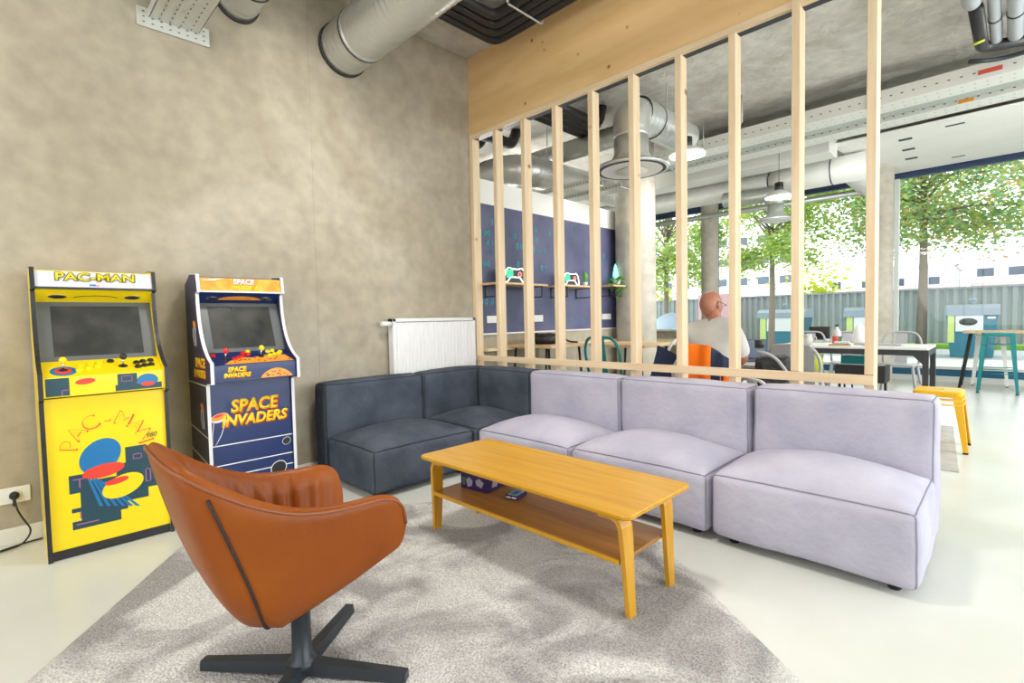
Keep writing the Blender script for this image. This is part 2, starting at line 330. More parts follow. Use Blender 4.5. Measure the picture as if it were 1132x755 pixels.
# painted area beyond the partition
structure(mbox('trim_2', 'white', 0, .012, .09, 3.3, 2.263, 2.50), 'white painted band above the mural')
mu = empty('painted_mural', (0, 1.7, .99)); tag(mu, 'slate blue wall mural sprinkled with cyan zeros and ones', 'mural')
B().m('mural').box(0, .014, .09-1.7, 3.3-1.7, 0, 1.273).build('painted_ground', mu)
digs = [('1', .264, 2.094), ('1', .115, 1.98), ('0', .165, 1.98), ('0', .215, 1.98), ('0', .20, 1.885), ('1', .262, 1.885), ('0', .19, 1.785), ('0', .24, 1.785), ('0', .15, 1.675), ('0', .20, 1.675),
        ('0', .583, 1.983), ('0', .53, 1.99), ('0', .62, 1.885), ('0', .68, 1.885), ('0', .91, 2.085), ('0', .922, 1.978), ('0', .86, 1.87), ('0', .95, 1.865), ('1', 1.05, 1.86), ('0', 1.0, 1.678), ('1', 1.06, 1.678), ('0', .62, 1.70),
        ('1', 1.60, 2.17), ('0', 1.14, 2.07), ('1', 1.78, 1.99), ('1', 2.05, 2.15), ('0', 1.55, 1.98), ('0', .10, 1.30), ('0', .16, 1.30), ('0', .24, 1.30), ('0', 1.25, 1.40), ('1', .9, 1.28), ('0', 1.5, 1.1), ('1', 1.62, 1.12), ('0', 1.75, 1.08), ('1', 1.4, 1.2), ('0', 2.2, 1.9), ('1', 2.4, 1.6), ('0', 2.2, 1.12)]
for i, (t, y, z) in enumerate(digs):
    B().m('digitd' if i in (6, 7, 11, 22, 24, 26, 31) else 'digit').text(t, (.0145, y-1.7, z-.99), (0, 1, 0), (0, 0, 1), .085, .002, bold=.002).build('digit', mu)
structure(mbox('trim_3', 'white', 0, .018, .09, 3.3, .975, .99), 'thin pale strip under the mural')

# columns
def column(x, y, r, lab):
    o = B().m('colc').lathe((x, y, 0), [(r, 0), (r, .02), (r, CZ-.02), (r, CZ)], 40).build('trim_4' if False else 'concrete_column', smooth=True)
    for p in o.data.polygons: p.use_smooth = abs(p.normal.z) < .5
    o.name = lab[0]; structure(o, lab[1])
column(.262, 2.55, .252, ('trim_4', 'thick round beige column beside the mural'))
column(-.53, 6.65, .16, ('trim_5', 'slim round column left of the window mullion'))
column(2.22, 6.65, .165, ('trim_6', 'round column at the right end of the partition'))

# window wall y = 7.3
b = B().m('white').box(-4.2, 8.6, 7.25, 7.45, 3.42, CZ); structure(b.build('wall_window_head'))
b = B().m('colc').box(-4.2, -.75, 7.2, 7.4, 0, .79); structure(b.build('wall_window_parapet'), 'low concrete parapet under the left windows')
structure(mbox('trim_7', 'pale', -4.2, -.7, 7.12, 7.42, .79, .83), 'pale sill on the parapet')
structure(mbox('trim_8', 'pine', -3.2, -.9, 6.3, 7.1, .60, .64))
wn = empty('window_1', (0, 7.3, 0)); structure(wn, 'full height glazed window front with navy frame')
B().m('frame').box(-4.2, 8.6, -.05, .05, 3.30, 3.42).build('frame_head', wn)
b = B().m('pale').box(-.7, 8.6, -.08, .06, 0, .085).box(-.7, 8.6, -.06, .06, .195, .235); b.build('frame_sill', wn)
B().m('bluef').box(-.7, 8.6, -.03, .04, .085, .195).build('sill_band', wn)
for x in (-.66, -3.0): B().m('frame').box(x-.025, x+.025, -.05, .05, .23, 3.3).build('mullion', wn)
for x in (2.34, 5.4): B().m('pale').box(x-.03, x+.03, -.05, .05, .23, 3.3).build('mullion', wn)
B().m('glass').box(-4.2, 8.6, -.004, .004, .23, 3.3).build('pane', wn)

# ------------------------------------------------------------------ timber partition
tp = empty('timber_partition', (1.6, 0, 0)); tag(tp, 'open pine stud screen with solid board header standing behind the sofas', 'partition')
ox = -1.6
B().m('plywood').box(0+ox, 3.2+ox, .0, .02, 2.885, CZ-.002).build('header_board', tp)
sx = [0, .324, .675, 1.027, 1.385, 1.739, 2.094, 2.446, 2.804, 3.16]
for x in sx:
    B().m('pine').box(x-.001+ox, x+.042+ox, 0, .088, .002, 2.844, bev=.002).build('stud', tp)
for x in (2.804, 3.16):
    B().m('pine').box(x+ox, x+.042+ox, -.014, -.001, .79, CZ-.002, bev=.002).build('stud_facing', tp)
B().m('pinex').box(0+ox, 3.202+ox, -.021, -.001, .735, .787, bev=.002).build('bottom_rail', tp)
B().m('pinex').box(0+ox, 3.2+ox, 0, .03, 2.845, 2.884).build('top_rail', tp)
B().m('steel').box(.042+ox, 3.16+ox, .032, .088, 2.846, 2.884).build('steel_angle', tp)

# ================================================================== RUGS
def rug(name, m, corners, h, lab, cat, nx=30):
    b = B().m(m); c = [Vector((*p, 0)) for p in corners]
    vs = [];
    for j in range(nx+1):
        row = []
        for i in range(nx+1):
            u, v = i/nx, j/nx
            p = c[0].lerp(c[1], u).lerp(c[3].lerp(c[2], u), v)
            e = min(u, 1-u, v, 1-v)*nx
            z = h*min(1, .55+.45*e)+.0015*noise.noise(p*6)
            p = p+Vector((noise.noise(p*5)*.004, noise.noise(p*5+Vector((9, 0, 0)))*.004, 0))
            row.append(b.bm.verts.new((p.x, p.y, max(z, .003))))
        vs.append(row)
    for j in range(nx):
        for i in range(nx): b._f([vs[j][i], vs[j][i+1], vs[j+1][i+1], vs[j+1][i]])
    edge = [vs[0][i] for i in range(nx+1)]+[vs[j][nx] for j in range(1, nx+1)]+[vs[nx][i] for i in range(nx-1, -1, -1)]+[vs[j][0] for j in range(nx-1, 0, -1)]
    low = [b.bm.verts.new((v.co.x, v.co.y, .001)) for v in edge]
    for i in range(len(edge)): b._f([edge[i-1], low[i-1], low[i], edge[i]])
    return tag(b.build(name, smooth=False), lab, cat)
def rc(d, n): return (d*.8+n*.6, -d*.6+n*.8)
rug('area_rug', 'rug', [rc(1.80, -1.66), rc(5.4, -1.66), rc(5.4, .71), rc(1.80, .71)], .016, 'large mottled grey pile rug under the coffee table and tan armchair', 'rug', 60)
rug('area_rug', 'mat2', [(2.3, 1.40), (3.47, 1.38), (3.33, 3.17), (2.3, 3.2)], .010, 'small light grey woven rug on the floor beneath the yellow stool', 'rug', 20)

# ================================================================== SOFAS
def cushion_map(x0, x1, y0, y1, z0, z1, r, top, side, seed=0):
    hx, hy, hz = (x1-x0)/2, (y1-y0)/2, (z1-z0)/2; c = Vector(((x0+x1)/2, (y0+y1)/2, (z0+z1)/2))
    def f(u, v, w_):
        p = Vector((u*hx, v*hy, w_*hz)); q = Vector((max(-hx+r, min(hx-r, p.x)), max(-hy+r, min(hy-r, p.y)), max(-hz+r, min(hz-r, p.z))))
        d = p-q
        if d.length > 1e-6: p = q+d.normalized()*min(d.length, r)
        if w_ > 0: p.z += top*(1-u*u)**.8*(1-v*v)**.8*max(0, w_)**3
        p.x += side*u*abs(u)*(1-v*v)*(1-w_*w_); p.y += side*v*abs(v)*(1-u*u)*(1-w_*w_)
        k = noise.noise(Vector((p.x*5+seed, p.y*5, p.z*5)))*.006+noise.noise(Vector((p.x*14+seed, p.y*14, p.z*9)))*.0025
        n = Vector((u**5, v**5, w_**5)); 
        if n.length > 0: p += n.normalized()*k
        return c+p
    return f
def cushion(name, m, pm, parent, dims, r=.03, top=.05, side=.012, seed=0, n=18, pipes=True):
    f = cushion_map(*dims, r, top, side, seed); b = B().m(m)
    L = [-1+2*i/n for i in range(n+1)]
    L = [math.copysign(1-(1-abs(t))**1.25, t) if t else 0 for t in L]
    for ax in range(3):
        for sgn in (-1, 1):
            g = []
            for s_ in L:
                row = []
                for t in L:
                    co = [0, 0, 0]; co[ax] = sgn; co[(ax+1) % 3] = s_; co[(ax+2) % 3] = t
                    row.append(b.bm.verts.new(f(*co)))
                g.append(row)
            for i in range(n):
                for j in range(n):
                    q = [g[i][j], g[i+1][j], g[i+1][j+1], g[i][j+1]]
                    fc = b._f(q if sgn > 0 else q[::-1])
                    if fc: fc.smooth = True
    bmesh.ops.remove_doubles(b.bm, verts=b.bm.verts[:], dist=.0002)
    o = b.build(name, parent)
    if pipes:
        b = B().m(pm); e = .985
        def run(p0, p1, N=24):
            pts = [f(*[a+(c_-a)*i/N for a, c_ in zip(p0, p1)]) for i in range(N+1)]
            b.tube(pts, .0034, 6)
        for a, c_ in (((-e, -e, 1), (e, -e, 1)), ((e, -e, 1), (e, e, 1)), ((e, e, 1), (-e, e, 1)), ((-e, e, 1), (-e, -e, 1))): run(a, c_)
        for a in ((-1, -1), (1, -1), (1, 1), (-1, 1)): run((a[0], a[1], -.95), (a[0], a[1], .98))
        b.build('piping', o, smooth=True)
    return o
def sofa(x0, x1, y0, y1, m, pm, seat, backs, lab, grp, seed):
    cx, cy = (x0+x1)/2, (y0+y1)/2
    t = empty('sofa_module', (cx, cy, 0)); tag(t, lab, 'sofa', grp)
    s = seat; cushion('seat', m, pm, t, (s[0]-cx, s[1]-cx, s[2]-cy, s[3]-cy, .035, s[4]), r=.035, top=s[5], side=.010, seed=seed)
    for i, k in enumerate(backs): cushion('backrest', m, pm, t, (k[0]-cx, k[1]-cx, k[2]-cy, k[3]-cy, .035, k[4]), r=.035, top=.014, side=.006, seed=seed+3+i)
    for fx in (x0+.09, x1-.09):
        for fy in (y0+.08, y1-.08): B().m('foot').lathe((fx-cx, fy-cy, 0), [(.02, 0), (.024, .005), (.026, .04), (.026, .055)], 14).build('foot', t)
    return t
g1 = 'pale lilac sofa modules in a row'
sofa(.935, 1.785, -.80, -.03, 'lilac', 'lilacpipe', (.94, 1.78, -.80, -.22, .325, .105), [(.94, 1.78, -.235, -.035, .70)], 'pale lilac sofa module touching the charcoal corner module', None, 11)
sofa(1.79, 2.655, -.80, -.03, 'lilac', 'lilacpipe', (1.795, 2.65, -.80, -.22, .33, .105), [(1.795, 2.65, -.235, -.035, .705)], 'pale lilac sofa module in the middle of the three lilac ones', None, 23)
sofa(2.665, 3.48, -.80, -.03, 'lilac', 'lilacpipe', (2.67, 3.475, -.80, -.21, .345, .105), [(2.67, 3.475, -.235, -.035, .715)], 'pale lilac sofa module at the open right end, nearest the yellow stool', None, 37)
sofa(.09, .93, -.795, -.03, 'dark', 'darkpipe', (.28, .925, -.79, -.22, .325, .085), [(.09, .275, -.79, -.035, .695), (.28, .925, -.225, -.035, .695)], 'charcoal corner sofa module with two backrests below the radiator', None, 51)
sofa(.09, .91, -1.65, -.80, 'dark', 'darkpipe', (.27, .905, -1.635, -.805, .315, .09), [(.09, .275, -1.64, -.80, .69)], 'charcoal sofa module nearest the arcade cabinets', None, 67)

# ================================================================== COFFEE TABLE
ct = empty('coffee_table', (2.12, -1.455, 0)); tag(ct, 'low honey coloured wooden coffee table with lower shelf on the rug', 'coffee table')
cx, cy = 2.12, -1.455
def rounded_rect(x0, x1, y0, y1, r, n=6):
    out = []
    for (cx_, cy_, a) in ((x1-r, y1-r, 0), (x0+r, y1-r, 90), (x0+r, y0+r, 180), (x1-r, y0+r, 270)):
        for i in range(n+1): out.append((cx_+r*math.cos(R_(a+90*i/n)), cy_+r*math.sin(R_(a+90*i/n))))
    return out
def slab(b, poly, z0, z1, ch=.004):
    cxx = sum(p[0] for p in poly)/len(poly); cyy = sum(p[1] for p in poly)/len(poly)
    def sc(d): return [(cxx+(p[0]-cxx)*(1-d/max(.1, abs(p[0]-cxx)+.01)), cyy+(p[1]-cyy)*(1-d/max(.1, abs(p[1]-cyy)+.01))) for p in poly]
    i = sc(ch)
    b.ring_loft([[(x, y, z0) for x, y in i], [(x, y, z0+ch) for x, y in poly], [(x, y, z1-ch) for x, y in poly], [(x, y, z1) for x, y in i]], smooth=False)
b = B().m('tablew'); slab(b, rounded_rect(1.495-cx, 2.765-cx, -1.705-cy, -1.205-cy, .035), .383, .402); b.build('tabletop', ct)
b = B().m('shelfw'); slab(b, [(p[0], p[1]) for p in rounded_rect(1.555-cx, 2.705-cx, -1.655-cy, -1.30-cy, .008)], .198, .212, .002); sh = b.build('lower_shelf', ct)
B().m('tablew').box(1.56-cx, 2.70-cx, -1.667-cy, -1.655-cy, .195, .214, bev=.002).build('shelf_edge', ct)
def bent_leg(x, y, sx_, sy_):
    b = B().m('tableleg'); prof = []
    # centre line in x,z : foot -> up -> curve inwards -> under the top
    P = [(0, 0), (-.008*sx_, .15), (-.014*sx_, .28), (-.018*sx_, .335), (-.030*sx_, .362), (-.055*sx_, .373), (-.11*sx_, .374)]
    rings = []
    Wd = [.042, .055, .066, .07, .07, .07, .07]
    for i, (px, pz) in enumerate(P):
        a = P[max(i-1, 0)]; c_ = P[min(i+1, len(P)-1)]; t = Vector((c_[0]-a[0], 0, c_[1]-a[1])).normalized(); nrm = Vector((t.z, 0, -t.x))*.0095
        w0 = -Wd[i]/2+(.012 if sy_ < 0 else -.012)*(1-i/6); w1 = w0+Wd[i]
        q = Vector((x+px, 0, pz))
        rings.append([q+nrm+Vector((0, y+w0, 0)), q+nrm+Vector((0, y+w1, 0)), q-nrm+Vector((0, y+w1, 0)), q-nrm+Vector((0, y+w0, 0))])
    for r in rings:
        for p in r: p.z = max(p.z, .0)
    b.ring_loft(rings, smooth=False); return b
for lx, s1 in ((1.548-cx, -1), (2.728-cx, 1)):
    for ly, s2 in ((-1.645-cy, -1), (-1.32-cy, 1)):
        bent_leg(lx, ly, s1, s2).build('leg', ct)
# rug thickness: lift table slightly
ct.location.z = .014
# game box and card pack on the shelf
TZ = .212+.014
def rotbox(name, m, cx_, cy_, lx, ly, h, ang, z, parent=None):
    o = B().m(m).box(-lx/2, lx/2, -ly/2, ly/2, 0, h, bev=.0015).build(name, parent)
    return o
gb = empty('board_game_box', (1.70, -1.415, TZ+.001), R_(8)); tag(gb, 'dark purple game box with white figures on the table shelf', 'game box')
B().m('cardbox').box(-.09, .09, -.10, .10, 0, .085, bev=.002).build('carton', gb)
B().m('box2').prism([(-.04, .012), (-.012, .022), (-.005, .05), (-.03, .066), (-.052, .05)], (0, -.1015, 0), (1, 0, 0), (0, 0, 1), (0, .001, 0)).prism([(.02, .03), (.055, .02), (.07, .05), (.04, .068), (.015, .055)], (0, -.1015, 0), (1, 0, 0), (0, 0, 1), (0, .001, 0)).m('box3').prism([(-.08, .02), (-.06, .02), (-.055, .06), (-.078, .06)], (0, -.1015, 0), (1, 0, 0), (0, 0, 1), (0, .001, 0)).build('printed_art', gb)
B().m('box2').prism([(-.06, .02), (-.02, .016), (0, .045), (.03, .05), (.02, .07), (-.05, .06)], (.0905, 0, 0), (0, 1, 0), (0, 0, 1), (.001, 0, 0)).prism([(-.06, .02), (-.02, .016), (0, .045), (-.05, .06)], (-.0915, 0, 0), (0, 1, 0), (0, 0, 1), (.001, 0, 0)).build('printed_art', gb)
cp = empty('card_pack', (1.945, -1.43, TZ+.001), R_(15)); tag(cp, 'small blue pack of cards lying on the table shelf', 'card pack')
B().m('cardbox').box(-.034, .034, -.05, .05, 0, .019, bev=.001).build('carton', cp)
B().m('ccy').box(-.028, .028, -.043, .043, .019, .0196).m('cblue').box(-.016, .016, -.026, .030, .0196, .0202).build('printed_cover', cp)
B().m('wprint').box(-.030, -.004, -.0508, -.0502, .006, .013).box(.002, .028, -.0508, -.0502, .006, .013).build('printed_spine', cp)

# ================================================================== ARMCHAIR
ch = empty('swivel_armchair', (2.135, -2.60, .016), R_(88-90)); tag(ch, 'tan leather swivel armchair with ribbed inside on a charcoal cross base', 'armchair')
# local frame: +y = front, +x = right side of the sitter (towards the camera)
def rimf(u):
    a = abs(u); s = 1 if u >= 0 else -1
    # top view outline of the rim
    keys = [(0, 0, -.362, .768), (.15, .13, -.358, .765), (.235, .198, -.338, .750), (.31, .226, -.285, .708), (.42, .238, -.195, .648), (.53, .245, -.10, .604), (.62, .248, -.02, .585), (.74, .248, .07, .577), (.86, .246, .16, .573), (.93, .243, .210, .556), (.97, .240, .237, .525), (1.0, .237, .246, .475)]
    for i in range(len(keys)-1):
        if a <= keys[i+1][0]+1e-9:
            k0 = keys[max(i-1, 0)]; k1 = keys[i]; k2 = keys[i+1]; k3 = keys[min(i+2, len(keys)-1)]
            t = (a-k1[0])/(k2[0]-k1[0])
            if i == 0: k0 = (-keys[1][0], -keys[1][1], keys[1][2], keys[1][3])
            r = []
            for c in (1, 2, 3):
                m1 = (k2[c]-k0[c])/(k2[0]-k0[0])*(k2[0]-k1[0]); m2 = (k3[c]-k1[c])/max(1e-6, (k3[0]-k1[0]))*(k2[0]-k1[0])
                r.append((2*t**3-3*t*t+1)*k1[c]+(t**3-2*t*t+t)*m1+(-2*t**3+3*t*t)*k2[c]+(t**3-t*t)*m2)
            return Vector((r[0]*s, r[1], r[2]))
def botf(u):
    a = abs(u); s = 1 if u >= 0 else -1
    keys = [(0, 0, -.155, .250), (.2, .075, -.15, .250), (.4, .14, -.10, .255), (.6, .17, -.01, .295), (.8, .195, .095, .34), (1.0, .218, .225, .40)]
    for i in range(len(keys)-1):
        if a <= keys[i+1][0]+1e-9:
            t = (a-keys[i][0])/(keys[i+1][0]-keys[i][0]); k1, k2 = keys[i], keys[i+1]
            t2 = t
            return Vector(((k1[1]+(k2[1]-k1[1])*t2)*s, k1[2]+(k2[2]-k1[2])*t2, k1[3]+(k2[3]-k1[3])*t2))
def outer(u, v):                       # v 0 bottom .. 1 rim
    p1, p0 = rimf(u), botf(u); a = abs(u)
    cpt = p0*.35+p1*.65; cpt.z = p0.z*.84+p1.z*.16
    k = 1.06 if a < .5 else 1.02
    cpt.x = p1.x*(.93); cpt.y = p1.y*(.76+.24*max(0, min(1, (a-.28)/.25)))
    return p0*(1-v)**2+cpt*2*v*(1-v)+p1*v*v
TH = .042
def inner(u, v, rib=True):
    p = outer(u, v); e = .004
    n = Vector((-p.x, -min(p.y, 0), 0))
    if n.length < 1e-4: n = Vector((0, 1, 0))
    n.normalize(); n.z = .12 if v < .9 else 0; n.normalize()
    th = TH*(1-.45*max(0, abs(u)-.8)/.2)
    if rib:
        k = (abs(u)*12+.5) % 1.0; th += .020*(abs(math.sin(math.pi*k))**.4)*min(1, (1-v)*9)*min(1, (1-abs(u))*6)
    return p+n*th
NU, NV = 130, 18
b = B().m('leather')
O = [[outer(-1+2*i/NU, j/NV) for j in range(NV+1)] for i in range(NU+1)]
Iv = [[inner(-1+2*i/NU, (.12*(1-abs(-1+2*i/NU)**4))+(1-.12*(1-abs(-1+2*i/NU)**4))*j/NV) for j in range(NV+1)] for i in range(NU+1)]
ov = [[b.bm.verts.new(p) for p in r] for r in O]
iv = [[b.bm.verts.new(p) for p in r] for r in Iv]
rm = []
for i in range(NU+1):
    mid = (O[i][-1]+Iv[i][-1])/2; d = (O[i][-1]-O[i][-2]).normalized()
    rm.append([b.bm.verts.new(O[i][-1]*.72+Iv[i][-1]*.28+d*.011), b.bm.verts.new(mid+d*.015), b.bm.verts.new(O[i][-1]*.28+Iv[i][-1]*.72+d*.011)])
def sf(q):
    f = b._f(q)
    if f: f.smooth = True
for i in range(NU):
    for j in range(NV):
        sf([ov[i][j], ov[i+1][j], ov[i+1][j+1], ov[i][j+1]]); sf([iv[i][j], iv[i][j+1], iv[i+1][j+1], iv[i+1][j]])
    s_ = [lambda k: ov[k][-1], lambda k: rm[k][0], lambda k: rm[k][1], lambda k: rm[k][2], lambda k: iv[k][-1]]
    for a_, c_ in zip(s_[:-1], s_[1:]): sf([a_(i), a_(i+1), c_(i+1), c_(i)])
for k in (0, NU):                      # front ends of the arms
    for j in range(NV): sf([ov[k][j], ov[k][j+1], iv[k][j+1], iv[k][j]])
    sf([ov[k][-1], rm[k][0], rm[k][1], rm[k][2], iv[k][-1]])
# underside joining both bottom curves
H = NU//2; prev = None
for i in range(H+1):
    a_, c_ = ov[i][0], ov[NU-i][0]
    if a_ is c_: row = [a_]*7
    else: row = [a_]+[b.bm.verts.new(a_.co.lerp(c_.co, k/6)-Vector((0, 0, .018*math.sin(math.pi*k/6)))) for k in range(1, 6)]+[c_]
    if prev:
        for k in range(6):
            q = [prev[k], prev[k+1], row[k+1], row[k]]; q2 = []
            for x in q:
                if x not in q2: q2.append(x)
            if len(q2) > 2: sf(q2)
    prev = row
shell = b.build('shell', ch)
# piping round the rim + dark seams
pts = []
for i in range(0, NU+1): pts.append(O[i][-1]+(O[i][-1]-O[i][-2]).normalized()*.003)
B().m('leatherpipe').tube(pts, .0042, 8).build('piping', shell, smooth=True)
for s_ in (-1, 1):
    pts = []
    for k in range(31):
        v = k/30*.97; u = s_*(.30+.075*math.sin(math.pi*v)); p = outer(u, v); pts.append(p+Vector((s_*.0015, -.0015, 0)))
    B().m('seam').tube(pts, .0042, 8).build('seam', shell, smooth=True)
# seat cushion
f = cushion_map(-.160, .160, -.16, .170, .36, .42, .03, .03, .01, 5); b = B().m('leather')
n = 22
def seatpt(u, v, w_):
    p = f(u, v, w_); k = (abs(u)*5+.5) % 1
    if w_ > .5: p.z += .006*math.sin(math.pi*k)
    # narrow towards the back
    p.x *= 1-.28*max(0, -(p.y))/.2*.6
    return p
L = [-1+2*i/n for i in range(n+1)]
for ax in range(3):
    for sgn in (-1, 1):
        g = [[b.bm.verts.new(seatpt(*[(sgn if a == ax else (s_ if a == (ax+1) % 3 else t)) for a in range(3)])) for t in L] for s_ in L]
        for i in range(n):
            for j in range(n):
                q = [g[i][j], g[i+1][j], g[i+1][j+1], g[i][j+1]]; fc = b._f(q if sgn > 0 else q[::-1]); fc.smooth = True
bmesh.ops.remove_doubles(b.bm, verts=b.bm.verts[:], dist=.0002); b.build('seat_cushion', ch)
B().m('steel').lathe((0, 0, .03), [(.05, 0), (.043, .02), (.030, .03), (.028, .22), (.06, .235), (.06, .25)], 24).build('pedestal', ch)
for k in range(4):
    a = R_(40+90*k)
    b = B().m('steel'); d = Vector((math.cos(a), math.sin(a), 0)); p = Vector((-d.y, d.x, 0))
    rings = []
    for t, hw, z0, z1 in ((.0, .026, .012, .052), (.34, .019, .0, .030)):
        rings.append([d*t+p*hw+Vector((0, 0, z0)), d*t+p*hw*.75+Vector((0, 0, z1)), d*t-p*hw*.75+Vector((0, 0, z1)), d*t-p*hw+Vector((0, 0, z0))])
    b.ring_loft(rings, smooth=False); b.build('base_blade', ch)

# ================================================================== ARCADE CABINETS
def cab_profile(bx):
    pts = [(.03, 0), (bx, 0), (bx, .775), (bx+.03, .785), (.505, .79), (.505, .905)]
    # concave sweep up to the marquee
    for t in [i/12 for i in range(1, 13)]:
        a = Vector((.505, .905)); c = Vector((.27, .99)); d = Vector((.265, 1.315)); q = a*(1-t)**2+c*2*t*(1-t)+d*t*t; pts.append((q.x, q.y))
    pts += [(.305, 1.325), (.285, 1.425), (.15, 1.435), (.03, 1.38)]
    return pts
def offset_in(poly, d):
    out = []; n = len(poly)
    for i in range(n):
        p0, p1, p2 = Vector(poly[i-1]), Vector(poly[i]), Vector(poly[(i+1) % n])
        e1 = (p1-p0).normalized(); e2 = (p2-p1).normalized(); n1 = Vector((-e1.y, e1.x)); n2 = Vector((-e2.y, e2.x)); m_ = (n1+n2); m_ = m_/max(.35, m_.length_squared)*2
        out.append(tuple(p1+m_*d))
    return out
def cabinet(y0, y1, bx, sidem, trim, frontm, ctlm, marqm, lab):
    t = empty('arcade_cabinet', (.26, (y0+y1)/2, 0)); tag(t, lab, 'arcade machine')
    X, H2 = -.26, (y1-y0)/2; prof = cab_profile(bx); th = .016
    for s in (-1, 1):
        yy = -H2 if s < 0 else H2-th
        side = B().m(sidem).prism(prof, (X, yy, 0), (1, 0, 0), (0, 0, 1), (0, th, 0)).build('side_panel', t)
        b = B().m(trim); n = len(prof)
        out = offset_in(prof, -.004)
        for i in range(1, n-2):           # edge trim along the front outline
            j = i+1; e = offset_in(prof, .0005)
            b.prism([e[i], e[j], out[j], out[i]], (X, yy-.001, 0), (1, 0, 0), (0, 0, 1), (0, th+.002, 0))
        b.build('edge_trim', side)
    a, c_ = -H2+th, H2-th; W = c_-a
    # front body
    B().m(frontm).box(X+bx-.03, X+bx-.014, a, c_, .045, .785).build('front_panel', t)
    B().m(trim if trim == 'blk' else frontm).box(X+bx-.032, X+bx-.010, a, c_, .002, .045).build('kick_strip', t)
    B().m(sidem).box(X+.035, X+.05, a, c_, .02, 1.37).build('back_panel', t)
    B().m(sidem).prism([(.05, 1.385), (.15, 1.425), (.28, 1.415), (.28, 1.405), (.15, 1.41), (.05, 1.37)], (X, a, 0), (1, 0, 0), (0, 0, 1), (0, W, 0)).build('top_panel', t)
    # control deck
    cdk = B().m(ctlm).prism([(.44, .795), (.492, .795), (.492, .890), (.33, .958), (.33, .94)], (X, a, 0), (1, 0, 0), (0, 0, 1), (0, W, 0)).build('control_deck', t)
    # marquee box
    mq = B().m(marqm).prism([(.298, 1.333), (.279, 1.415), (.265, 1.413), (.284, 1.331)], (X, a, 0), (1, 0, 0), (0, 0, 1), (0, W, 0)).build('marquee', t)
    B().m(trim).box(X+.275, X+.301, a, c_, 1.322, 1.332).build('marquee_trim', t)
    # underside speaker panel
    sp = B().m(frontm).prism([(.286, 1.32), (.20, 1.255), (.19, 1.27), (.27, 1.33)], (X, a, 0), (1, 0, 0), (0, 0, 1), (0, W, 0)).build('speaker_panel', t)
    # screen recess
    B().m('bezel').prism([(.325, .958), (.205, 1.262), (.195, 1.256), (.312, .950)], (X, a, 0), (1, 0, 0), (0, 0, 1), (0, W, 0)).build('bezel', t)
    B().m('screen').prism([(.318, .982), (.217, 1.237), (.213, 1.235), (.314, .98)], (X, a+.055, 0), (1, 0, 0), (0, 0, 1), (0, W-.11, 0)).build('screen', t)
    return t, X, H2, W, cdk, mq, sp
# vectors on slanted faces
def slant(p0, p1):
    d = Vector((p1[0]-p0[0], 0, p1[1]-p0[1])); L_ = d.length; return d/L_, L_
DV, DL = slant((.492, .890), (.33, .958)); DN = Vector((-DV.z, 0, DV.x)); DN = DN if DN.z > 0 else -DN
def deck_pt(X, y, k): return Vector((X+.492+DV.x*DL*k, y, .890+DV.z*DL*k))
def joystick(t, X, y, k, m):
    p = deck_pt(X, y, k); j = empty('joystick', p); j.parent = t
    B().m('chrome').tube([(0, 0, 0), DN*.045], .0045, 10).build('shaft', j)
    q = DN*.055; B().m(m).lathe(q-Vector((0, 0, .0)), [(.004, -.017), (.011, -.013), (.017, 0), (.011, .013), (.004, .017)], 16).build('ball_top', j, smooth=True)
    B().m('btnblk').lathe((0, 0, 0), [(.02, 0), (.02, .002), (.008, .004)], 16, DN).build('dust_washer', j)
def button(t, X, y, k, m, r=.0125):
    b = B().m(m); p = deck_pt(X, y, k); b.lathe(p, [(r*1.25, 0), (r*1.25, .004), (r, .006), (r, .010), (r*.6, .011)], 14, DN); b.build('button', t, smooth=False)
def speaker_hole(t, X, y, r, ring):
    p = Vector((X+.243, y, 1.2875)); u = Vector((.086, 0, .065)).normalized(); n = Vector((.65, 0, -.86)).normalized()
    b = B().m(ring); k = 24
    def el(rr, rr2, o): return [p+Vector((0, rr*math.cos(2*math.pi*i/k), 0))+u*(rr2*math.sin(2*math.pi*i/k))+n*o for i in range(k)]
    b.ring_loft([el(r, r*.42, .000), el(r, r*.42, .004), el(r*.8, r*.3, .004)], smooth=False)
    b.m('blk').ring_loft([el(r*.8, r*.3, .003), el(r*.78, r*.28, .0045)], smooth=False); b.build('speaker', t)

# ---- yellow machine
Y, Xc, HY, W, deck, mq, sp = cabinet(-3.115, -2.605, .465, 'yel', 'blk', 'yel', 'yel', 'marqw', 'bright yellow arcade cabinet with black edging by the wall socket')
FX = Xc+.465-.0138
def fpoly(b, m, pts, o=0): b.m(m).prism(pts, (FX+o, 0, 0), (0, 1, 0), (0, 0, 1), (.0008, 0, 0))
b = B()
fpoly(b, 'teal_d', [(-.165, .40), (-.09, .40), (-.09, .36), (.02, .36), (.02, .42), (.06, .42), (.06, .50), (.15, .50), (.15, .45), (.19, .45), (.19, .35), (.205, .35), (.205, .27), (.15, .27), (.15, .22), (.06, .22), (.06, .18), (.03, .18), (.03, .13), (-.16, .13), (-.16, .17), (-.125, .17), (-.125, .215), (-.16, .215), (-.16, .235), (-.125, .235), (-.125, .31), (-.165, .31)])
b.build('maze_print', Y)
b = B()
for y0_, z0_, y1_, z1_ in ((-.15, .375, -.10, .38), (-.128, .335, -.122, .375), (-.13, .18, -.125, .215), (-.145, .15, -.06, .156), (.09, .455, .13, .46), (.09, .43, .094, .46), (.126, .43, .13, .46), (.09, .43, .13, .434), (.14, .30, .145, .37), (.16, .30, .165, .37), (.14, .30, .165, .304), (.14, .366, .165, .37)):
    b.m('pink').box(FX+.0008, FX+.0016, y0_, y1_, z0_, z1_)
b.build('maze_lines', Y)
